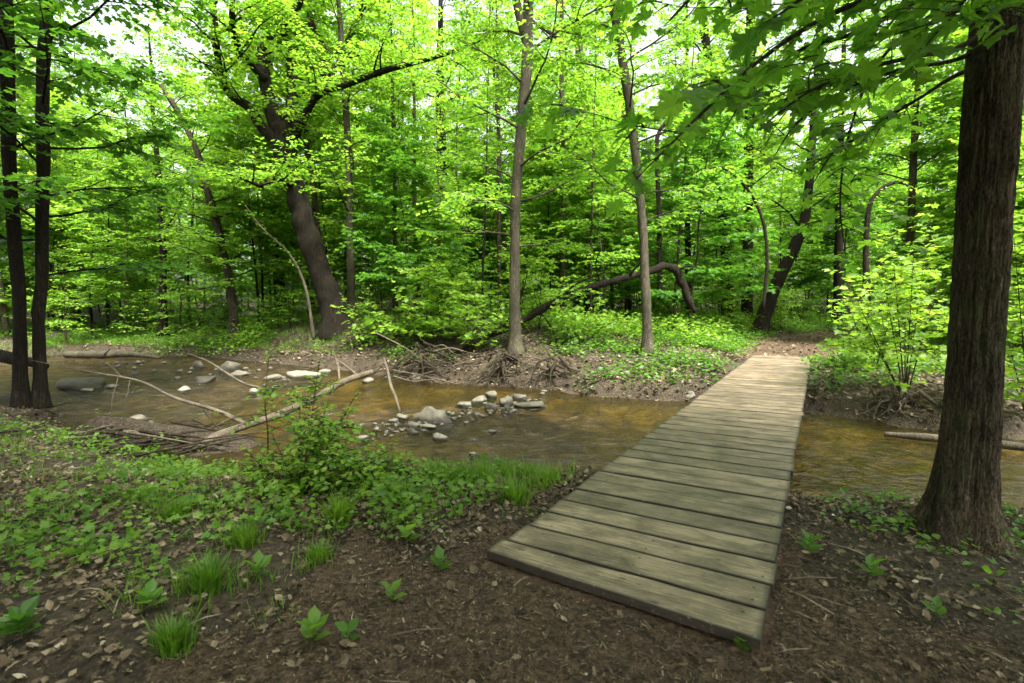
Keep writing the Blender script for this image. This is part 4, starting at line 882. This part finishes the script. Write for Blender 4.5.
def roots(name, label, cpx, Yd, spread, n, seed, mat='wood_dark', up=.5, r=.03):
    rg = np.random.default_rng(seed); c = at(cpx[0], cpx[1], Yd); root = empty(name, c); tag(root, label, 'roots'); mb = MB()
    for k in range(n):
        a = rg.uniform(PI * .95, 2.05 * PI); L = spread * rg.uniform(.4, 1.1); p = c + rg.normal(0, .12, 3) + [0, .1, up * rg.uniform(.3, 1)]
        q = [p]; d = np.array([math.cos(a), math.sin(a) * .5, 0])
        for t in (.3, .6, 1.0):
            w_ = p + d * L * t; zz = h1(w_[0], w_[1]); w_ = np.array([w_[0], w_[1], p[2] * (1 - t) ** 1.3 + (max(zz, ZW) + .02) * (1 - (1 - t) ** 1.3)]) + rg.normal(0, .09, 3) * [1, 1, .7]; q.append(w_)
        tube(mb, resample(np.array(q), 14), np.linspace(r * rg.choice([.35, .5, .7, 1.3]), .005, 14), 6, rough=.15)
    link('wood', mb.mesh('wood', M[mat], c), root)
roots('root_tangle', 'tangle of dark exposed roots on the undercut bank below the forked trunk', (505, 372), 11.35, 1.1, 30, 81)
roots('root_tangle', 'bare root mass hanging at the waterline above the stone riffle', (420, 366), 12.3, 1.6, 34, 82, 'wood_dark')
roots('root_tangle', 'spreading grey stump roots on the right bank beyond the creek', (900, 404), 7.95, .62, 26, 83, 'wood_bare', .3)
roots('root_tangle', 'short dark roots poking from the bank left of the bridge far end', (555, 380), 10.9, .8, 16, 84)

# ------------------------------------------------------------------ stones
def rock(name, label, px, py, w, h, tone_, seed, group=None, z=ZW, depth=.75, onbank=False):
    rg = np.random.default_rng(seed)
    c = hit(px, py + h / 2) if onbank else on_z(px, py + h / 2, z)
    s = c[1] / FPX; sx, sz = w * s / 2, h * s * .75
    bm_v = []; nu, nv = 26, 16
    for i in range(nv + 1):
        for j in range(nu):
            t = PI * i / nv; p = 2 * PI * j / nu; bm_v.append((math.sin(t) * math.cos(p), math.sin(t) * math.sin(p), math.cos(t)))
    v = np.array(bm_v); o = rg.uniform(0, 50, 3)
    v = v / (np.abs(v) ** 2.2).sum(1, keepdims=True) ** (1 / 2.2)
    for _ in range(12):
        nn = unit(rg.normal(0, 1, 3)); cd = rg.uniform(.48, .82); ex = np.maximum(v @ nn - cd, 0); v = v - ex[:, None] * nn * .9
    v = v * (1 + .2 * vnoise(v * 1.1 + o) + .10 * vnoise(v * 2.7 + o) + .035 * vnoise(v * 7 + o))[:, None]
    v = v * [sx, sx * depth, sz]; a = rg.uniform(-.3, .3); v = np.stack([v[:, 0] * math.cos(a) - v[:, 1] * math.sin(a), v[:, 0] * math.sin(a) + v[:, 1] * math.cos(a), v[:, 2] + .05 * v[:, 0]], -1)
    i, j = np.meshgrid(np.arange(nv), np.arange(nu), indexing='ij'); k = (j + 1) % nu
    f = np.stack([i * nu + j, i * nu + nu + j, i * nu + nu + k, i * nu + k], -1).reshape(-1, 4)
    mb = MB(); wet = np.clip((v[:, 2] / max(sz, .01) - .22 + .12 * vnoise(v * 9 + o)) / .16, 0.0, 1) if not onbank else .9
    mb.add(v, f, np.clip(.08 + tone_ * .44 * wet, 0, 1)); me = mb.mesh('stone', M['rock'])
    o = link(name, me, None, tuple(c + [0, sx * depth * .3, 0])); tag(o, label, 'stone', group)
RK = [
 ('boulder', 'largest pale boulder of the riffle, rounded with a mossy side', 434.7, 411, 31, 19, .75),
 ('stone', 'upright pale stone at the right end of the riffle', 505, 397, 15, 15, .85),
 ('stone', 'small block directly left of the upright pale riffle stone', 491, 392, 12, 9, .7),
 ('stone', 'slanted flat stone left of the block in the riffle', 477, 398, 17, 8, .8),
 ('stone', 'thin flat stone just right of the largest riffle boulder', 464, 402.5, 17, 5, .75),
 ('stone', 'dark wet stone in front of the upright pale stone', 491, 405, 18, 8, .3),
 ('stone', 'low flat stone right behind the upright pale stone', 519, 395, 15, 5, .55),
 ('stone', 'wide grey slab at the right end of the stone riffle', 530, 402, 32, 7, .45),
 ('stone', 'white-topped stone alone in front of the largest riffle boulder', 440, 434, 17, 9, .95),
 ('stone', 'flat light stone touching the front of the largest boulder', 427.6, 425, 15, 6, .8),
 ('stone', 'brown stone in front left of the largest boulder', 414, 422, 15, 7, .5),
 ('stone', 'light stone at the left end of the riffle', 402.6, 415, 15, 7, .75),
 ('stone', 'small grey stone between the left end stone and the largest boulder', 416, 415, 10, 7, .6),
 ('stone', 'leftmost little tan stone of the riffle beside the standing branch', 393, 419, 10, 5, .7),
 ('stone', 'small pale stone alone in open water left of the bridge', 473.7, 452, 10, 6, .9),
 ('stone', 'smallest pale stone in open water nearest the near bank', 497, 459, 9, 5, .85),
 ('stone', 'small wet stone in the ripples right of the riffle', 493, 430, 8, 4, .8),
 ('stone', 'dark stone below the brown riffle stone', 413, 430, 12, 6, .25),
 ('boulder', 'round grey boulder at the back edge of the left pool', 226, 362, 22, 14, .5),
 ('stone', 'flat stone in front of the round grey boulder', 238, 373, 15, 5, .6),
 ('stone', 'long flat pale slab at the far water edge behind the driftwood', 302, 372.5, 30, 8, .85),
 ('stone', 'thin slab right of the long pale slab', 322, 370, 16, 4, .7),
 ('stone', 'low stone left of the long pale slab', 272, 376, 17, 5, .6),
 ('stone', 'bright white stone in the middle of the left pool', 253, 390, 12, 6, 1.0),
 ('stone', 'small white stone in the pool left of the mossy one', 183, 388, 14, 5, .95),
 ('stone', 'dark mossy low rock in the left pool', 204, 378, 26, 6, .15),
 ('stone', 'stone on the far shore left of the round grey boulder', 197, 362, 13, 9, .5),
 ('stone', 'flat reddish rock alone in the near part of the left pool', 133, 416, 28, 8, .65),
 ('boulder', 'broad dark flat boulder behind the paired left trunks', 74, 381, 52, 12, .22),
 ('stone', 'thin light stone at the front edge of the broad dark boulder', 86, 389, 13, 4, .7),
 ('stone', 'light stone right of the broad dark boulder', 110, 385, 13, 4, .8),
 ('stone', 'white stone among the shrub leaves at the left riffle end', 363, 435, 15, 8, .95),
 ('stone', 'small stone above the white stone near the shrub', 357, 425, 9, 5, .7),
 ('stone', 'small stone right of the white stone near the shrub', 376, 428, 9, 5, .75),
 ('stone', 'grey stone at the foot of the driftwood end', 366, 379, 13, 5, .55),
]
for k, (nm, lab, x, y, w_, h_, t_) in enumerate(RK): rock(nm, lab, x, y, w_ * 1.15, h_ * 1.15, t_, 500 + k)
rock('stone', 'pale stone on the far bank against the left side of the bridge', 690, 394, 18, 9, .8, 601, onbank=True)
rock('stone', 'tan stone lodged in the bank under the roots of the riffle', 417, 376, 14, 8, .5, 602, onbank=True)
rock('stone', 'small bank stone under the pale standing branch', 386, 377, 11, 7, .5, 603, onbank=True)
rock('stone', 'pale stone lying on the far bank left of the forked trunk', 397, 350, 9, 4, .9, 604, onbank=True)
rg = np.random.default_rng(91)
for k in range(120):
    x = rg.uniform(370, 545); y = 430 - (x - 375) * .19 + rg.normal(0, 4.5)
    rock('pebble', 'small cobble among the larger stones of the riffle', x, y, rg.uniform(3.5, 8), rg.uniform(2, 4), rg.uniform(.15, .8), 700 + k, 'cobbles of the riffle')
for k in range(34):
    x = rg.uniform(100, 330); y = 366 + (x - 100) * .035 + rg.normal(0, 6)
    rock('pebble', 'small cobble along the back of the left pool', x, y, rg.uniform(4, 9), rg.uniform(2, 4), rg.uniform(.2, .8), 800 + k, 'cobbles of the left pool')

# ------------------------------------------------------------------ litter, chips, grass, herbs
def scat(n, x0, x1, y0, y1, rg, mask=None):
    x = rg.uniform(x0, x1, n); y = y0 + (y1 - y0) * rg.random(n)
    dn, df, ins = creek(x, y); ok = ~ins
    rx, ry = x - BO[0], y - BO[1]; u = rx * BA[0] + ry * BA[1]; v = rx * BB[0] + ry * BB[1]
    ok &= ~((u > -.02) & (u < BN * BS) & (v > -.03) & (v < BW + .03))
    x, y, dn, df = x[ok], y[ok], dn[ok], df[ok]
    if mask is not None:
        k = mask(x, y, dn, df); x, y = x[k], y[k]
    return x, y
def flat_dir(rg, n, tz=.15):
    a = rg.uniform(0, 2 * PI, n); return np.stack([np.cos(a), np.sin(a), rg.normal(0, tz, n)], -1)
rg = np.random.default_rng(101)
mb = MB()
def litm(x, y, dn, df):
    p = .9 - .8 * near_path_mask(x, y) - .68 * sst((x - 1.95) / .5) * sst((3.6 - y) / .6); p = p * (.35 + .65 * sst((n2(x, y, 1.1, 3, 41) + .35) * 1.5)); return (dn > .12) & (dn < df) & (rg.random(len(x)) < p)
for n, (x0, x1, y0, y1) in ((42000, (-5, 5, .6, 4.5)), (34000, (-9, 8, 3.5, 9))):
    x, y = scat(n, x0, x1, y0, y1, rg, litm); n = len(x)
    dead(mb, x, y, rg, .018, .06, .46)
x, y = scat(120000, -16, 16, 7, 26, rg, lambda x, y, dn, df: (df > .08) & (df < dn) & (rg.random(len(x)) < .45 + .55 * sst(n2(x, y, .6, 3, 43) * 2)) & ((path_d(x, y) > 1.2) | (rg.random(len(x)) < .2)))
dead(mb, x, y, rg, .05, .12, .45)
tag(link('leaf_litter', mb.mesh('leaf_litter', M['litter'], None, False)), 'scattered dry brown leaves over the forest floor', kind='stuff')
mb = MB(); bv = np.array([(-.5, 0, 0), (.5, 0, 0), (.42, 1, .0), (-.42, 1, 0), (-.5, 0, .25), (.5, 0, .25), (.42, 1, .25), (-.42, 1, .25)]) * [.28, 1, .4]
bf = np.array([(0, 3, 2, 1), (4, 5, 6, 7), (0, 1, 5, 4), (1, 2, 6, 5), (2, 3, 7, 6), (3, 0, 4, 7)])
x, y = scat(130000, -2.4, 2.6, .7, 3.9, rg, lambda x, y, dn, df: near_path_mask(x, y) | (rg.random(len(x)) < .12)); n = len(x)
leaves(mb, np.stack([x, y, H(x, y) + rg.uniform(.008, .024, n)], -1), flat_dir(rg, n, .28), UP + rg.normal(0, .35, (n, 3)), rg.uniform(.006, .022, n) * (1 + (rg.random(n) < .05)), (bv, bf), np.clip(rg.beta(1.6, 2.2, n), 0, 1), rg.uniform(.5, 1.3, n))
tag(link('wood_chips', mb.mesh('wood_chips', M['chips'], None, False)), 'brown bark chips covering the near path', kind='stuff')
mb = MB()
x, y = scat(420, -6, 6, .9, 7, rg, lambda x, y, dn, df: (dn > .1) & (dn < df))
for a, b_ in zip(x, y):
    az = rg.uniform(0, 2 * PI); L = rg.uniform(.06, .3); p = np.array([a, b_, h1(a, b_) + .02]); d = np.array([math.cos(az), math.sin(az), rg.normal(0, .1)])
    tube(mb, np.array([p, p + d * L * .5 + [0, 0, .01], p + d * L]), [.004, .003, .0015], 5, rg.random())
tag(link('fallen_twigs', mb.mesh('fallen_twigs', M['stick'])), 'thin dry twigs scattered over the near ground', kind='stuff')

def herb_cloud(mb, x, y, rg, hgt, leaf, per, tmpl, tmean=.5, spread=.12, tilt=.4):
    n = len(x); X = np.repeat(x, per) + rg.normal(0, spread, n * per); Y_ = np.repeat(y, per) + rg.normal(0, spread, n * per)
    hh = np.repeat(hgt * rg.uniform(.4, 1.2, n), per); Zz = H(X, Y_) + hh * rg.uniform(.15, 1, n * per)
    m = n * per; d = np.stack([X - np.repeat(x, per), Y_ - np.repeat(y, per), np.zeros(m)], -1) / spread + rg.normal(0, .5, (m, 3)); d[:, 2] = rg.normal(0, .25, m)
    leaves(mb, np.stack([X, Y_, Zz], -1), d, UP + rg.normal(0, tilt, (m, 3)), leaf * rg.uniform(.5, 1.3, m), tmpl, np.clip(rg.normal(tmean, .2, m) + np.repeat(rg.normal(0, .15, n), per), 0, 1))
# near left carpet
mb = MB()
x, y = scat(2300, -7.5, .6, 1.3, 7.6, rg, lambda x, y, dn, df: (dn > .02) & (dn < df) & (~near_path_mask(x, y)) & (rg.random(len(x)) < sst((n2(x, y, 1.5, 3, 51) - .06) * 3.2)))
herb_cloud(mb, x[::2], y[::2], rg, .22, .05, 22, T_star(), .75, .07, .6); herb_cloud(mb, x[1::2], y[1::2], rg, .12, .03, 16, T_diamond(), .6, .06, .5)
x, y = scat(500, 1.5, 6, 2.0, 4.6, rg, lambda x, y, dn, df: (dn < df) & (np.hypot(x - 2.9, y - 3.2) < 1.5) & (rg.random(len(x)) < .55) & (x > 2.3))
herb_cloud(mb, x, y, rg, .12, .05, 12, T_oval(), .5, .07)
tag(link('ground_cover', mb.mesh('ground_cover', M['herb'], None, False)), 'low green weeds patching the near bank', kind='stuff')
mb = MB()
x, y = scat(20000, -22, 18, 9, 30, rg, lambda x, y, dn, df: (df > .25) & (df < dn) & (path_d(x, y) > 1.2) & (rg.random(len(x)) < sst((n2(x, y, .7, 3, 53) + .2 - .9 * np.exp(-((x + 4.5) / 3.2) ** 2 - ((y - 17.5) / 2.6) ** 2) - .35 * np.exp(-((x - .5) / 2.6) ** 2) + .5 * sst((x - 3) / 3) * sst((y - 13) / 2)) * 1.8)))
herb_cloud(mb, x, y, rg, .28, .10, 14, T_diamond(), .55, .16)
tag(link('far_ground_cover', mb.mesh('far_ground_cover', M['herb'], None, False)), 'green carpet of low plants across the far bank', kind='stuff')
mb = MB()
x, y = scat(5200, -12, 16, 14.5, 30, rg, lambda x, y, dn, df: (df < dn) & (path_d(x, y) > 2.0) & (rg.random(len(x)) < sst((n2(x, y, .5, 3, 57) + .1 - 1.2 * np.exp(-((x + 5) / 4.) ** 2 - ((y - 18) / 3.) ** 2) + .9 * np.exp(-((x - 5.5) / 3.5) ** 2)) * 1.6)))
herb_cloud(mb, x, y, rg, .75, .13, 22, T_diamond(), .6, .26)
tag(link('undergrowth', mb.mesh('undergrowth', M['leaf'], None, False)), 'knee high bright green undergrowth among the trees of the far bank', kind='stuff')
# grass
def grass(mb, x, y, rg, L, per, spread, tmean=.5):
    n = len(x); m = n * per; a = rg.uniform(0, 2 * PI, m); r = np.abs(rg.normal(0, spread, m)); X = np.repeat(x, per) + np.cos(a) * r; Y_ = np.repeat(y, per) + np.sin(a) * r
    an = a + rg.normal(0, .6, m); t = rg.uniform(.15, .9, m); d = np.stack([np.cos(an) * t, np.sin(an) * t, np.ones(m)], -1)
    nr = np.stack([-np.cos(an), -np.sin(an), np.full(m, .4)], -1)
    leaves(mb, np.stack([X, Y_, H(X, Y_) - .01], -1), d, nr, L * rg.uniform(.4, 1.2, m), T_blade(), np.clip(rg.normal(tmean, .25, m), 0, 1), rg.uniform(.6, 1.6, m))
mb = MB()
x, y = scat(900, -6, .8, 1.6, 7, rg, lambda x, y, dn, df: (dn < df) & (~near_path_mask(x, y)) & (rg.random(len(x)) < sst((n2(x, y, 1.7, 3, 71) + .0) * 3))); grass(mb, x, y, rg, .12, 22, .06)
p = np.array([W(xx, 488, .3) for xx in np.linspace(430, 560, 60)]); x = p[:, 0] + rg.normal(0, .08, 60); y = p[:, 1] - .15 + rg.normal(0, .12, 60); grass(mb, x, y, rg, .17, 26, .06, .6)
x, y = scat(3000, -18, -3, 15, 26, rg, lambda x, y, dn, df: (df > .3) & (df < 4) & (df < dn)); grass(mb, x, y, rg, .20, 22, .16, .65)
tag(link('grass', mb.mesh('grass', M['grass'], None, False)), 'wild grass along both banks', kind='stuff')
# individual tufts and seedlings
for k, (px, py, s, lab) in enumerate([(208, 592, .20, 'dense dark grass tuft on the left foreground'), (340, 522, .20, 'tall bright grass tuft in front of the bank shrub'), (176, 520, .15, 'short grass tuft left of centre behind the dark tuft'), (175, 650, .14, 'grass tuft at the bottom left below the dark tuft'), (245, 545, .15, 'thin grass tuft between the dark tuft and the bright tuft'), (320, 560, .12, 'short yellowish grass tuft below the bright tuft'), (395, 500, .16, 'grass tuft at the right foot of the bank shrub'), (515, 505, .20, 'grass tuft growing against the left edge of the bridge')]):
    c = hit(px, py); mb = MB(); grass(mb, np.array([c[0]]), np.array([c[1]]), rg, s, 330, .045, .45 if k in (0, 3) else .7)
    tag(link('grass_tuft', mb.mesh('grass_tuft', M['grass'], c, False), None, tuple(c)), lab, 'grass tuft')
for k, (px, py, L, nl, t, lab) in enumerate([(314, 645, .10, 7, 1, 'pale broad-leaved seedling standing in the mulch at bottom left of centre'), (392, 604, .08, 5, .6, 'small broad-leaved seedling above and right of the pale one'), (348, 645, .07, 5, .5, 'little seedling just right of the pale broad-leaved one'), (407, 545, .10, 6, .9, 'light seedling at the edge of the mulch below the bank shrub'), (440, 572, .09, 8, .7, 'spreading seedling left of the bridge corner'), (742, 654, .06, 8, .6, 'leafy weed under the front right corner of the bridge'), (808, 556, .10, 7, .6, 'small weed in the leaf litter right of the bridge'), (870, 580, .09, 6, .5, 'small weed on bare mud left of the foreground trunk'), (936, 618, .07, 5, .4, 'tiny weed in the dark mud below the foreground trunk'), (22, 640, .11, 12, .2, 'dark broad-leaved weed at the bottom left corner'), (258, 580, .10, 7, .7, 'weed beside the dark grass tuft'), (150, 612, .10, 7, .6, 'weed left of the dark grass tuft')]):
    c = hit(px, py); mT, mL = MB(), MB(); root = empty('seedling', c); tag(root, lab, 'seedling')
    a = np.arange(nl) * 2.4; hh = np.linspace(.25, 1, nl) * L * .9
    tube(mT, np.array([c - [0, 0, .02], c + [0, .0, L * .5], c + [.004, 0, L * .95]]), [.003, .0025, .0015], 5)
    leaves(mL, c + np.stack([0 * a, 0 * a, hh], -1), np.stack([np.cos(a), np.sin(a), .35 + hh / L * .6], -1), UP + rg.normal(0, .2, (nl, 3)), L * rg.uniform(.7, 1.1, nl), T_oval(), np.clip(rg.normal(t, .1, nl), 0, 1))
    link('stem', mT.mesh('stem', M['grass'], c), root); link('leaf_rosette', mL.mesh('leaf_rosette', M['herb'], c, False), root)

# ------------------------------------------------------------------ light
SUN_EL, SUN_AZ = math.radians(60), math.radians(150)      # azimuth from +Y towards +X
wd = bpy.data.worlds.new('World'); scene.world = wd; wd.use_nodes = True; nt = wd.node_tree; nt.nodes.clear()
sky = nt.nodes.new('ShaderNodeTexSky'); sky.sky_type = 'NISHITA'; sky.sun_disc = False; sky.sun_elevation = SUN_EL; sky.sun_rotation = SUN_AZ; sky.dust_density = 6; sky.air_density = 1.2; sky.ozone_density = .6
hs = nt.nodes.new('ShaderNodeHueSaturation'); hs.inputs['Saturation'].default_value = .25
bg = nt.nodes.new('ShaderNodeBackground'); bg.inputs['Strength'].default_value = .11; ow = nt.nodes.new('ShaderNodeOutputWorld')
nt.links.new(sky.outputs[0], hs.inputs['Color']); nt.links.new(hs.outputs[0], bg.inputs[0]); nt.links.new(bg.outputs[0], ow.inputs[0])
sl = bpy.data.lights.new('sun', 'SUN'); sl.energy = 2.6; sl.angle = math.radians(14); sl.color = (1, .96, .88)
so = bpy.data.objects.new('sun', sl); C.objects.link(so)
so.rotation_euler = (PI / 2 - SUN_EL, 0, PI - SUN_AZ)
vs = scene.view_settings; vs.view_transform = 'Standard'; vs.look = 'None'; vs.exposure = 2.3; vs.gamma = 1
cy = scene.cycles; cy.use_denoising = True; cy.max_bounces = 14; cy.diffuse_bounces = 10; cy.transmission_bounces = 10; cy.glossy_bounces = 3; cy.transparent_max_bounces = 8
cy.sample_clamp_indirect = 6; cy.use_adaptive_sampling = True; cy.adaptive_threshold = .02; cy.caustics_reflective = False; cy.caustics_refractive = False
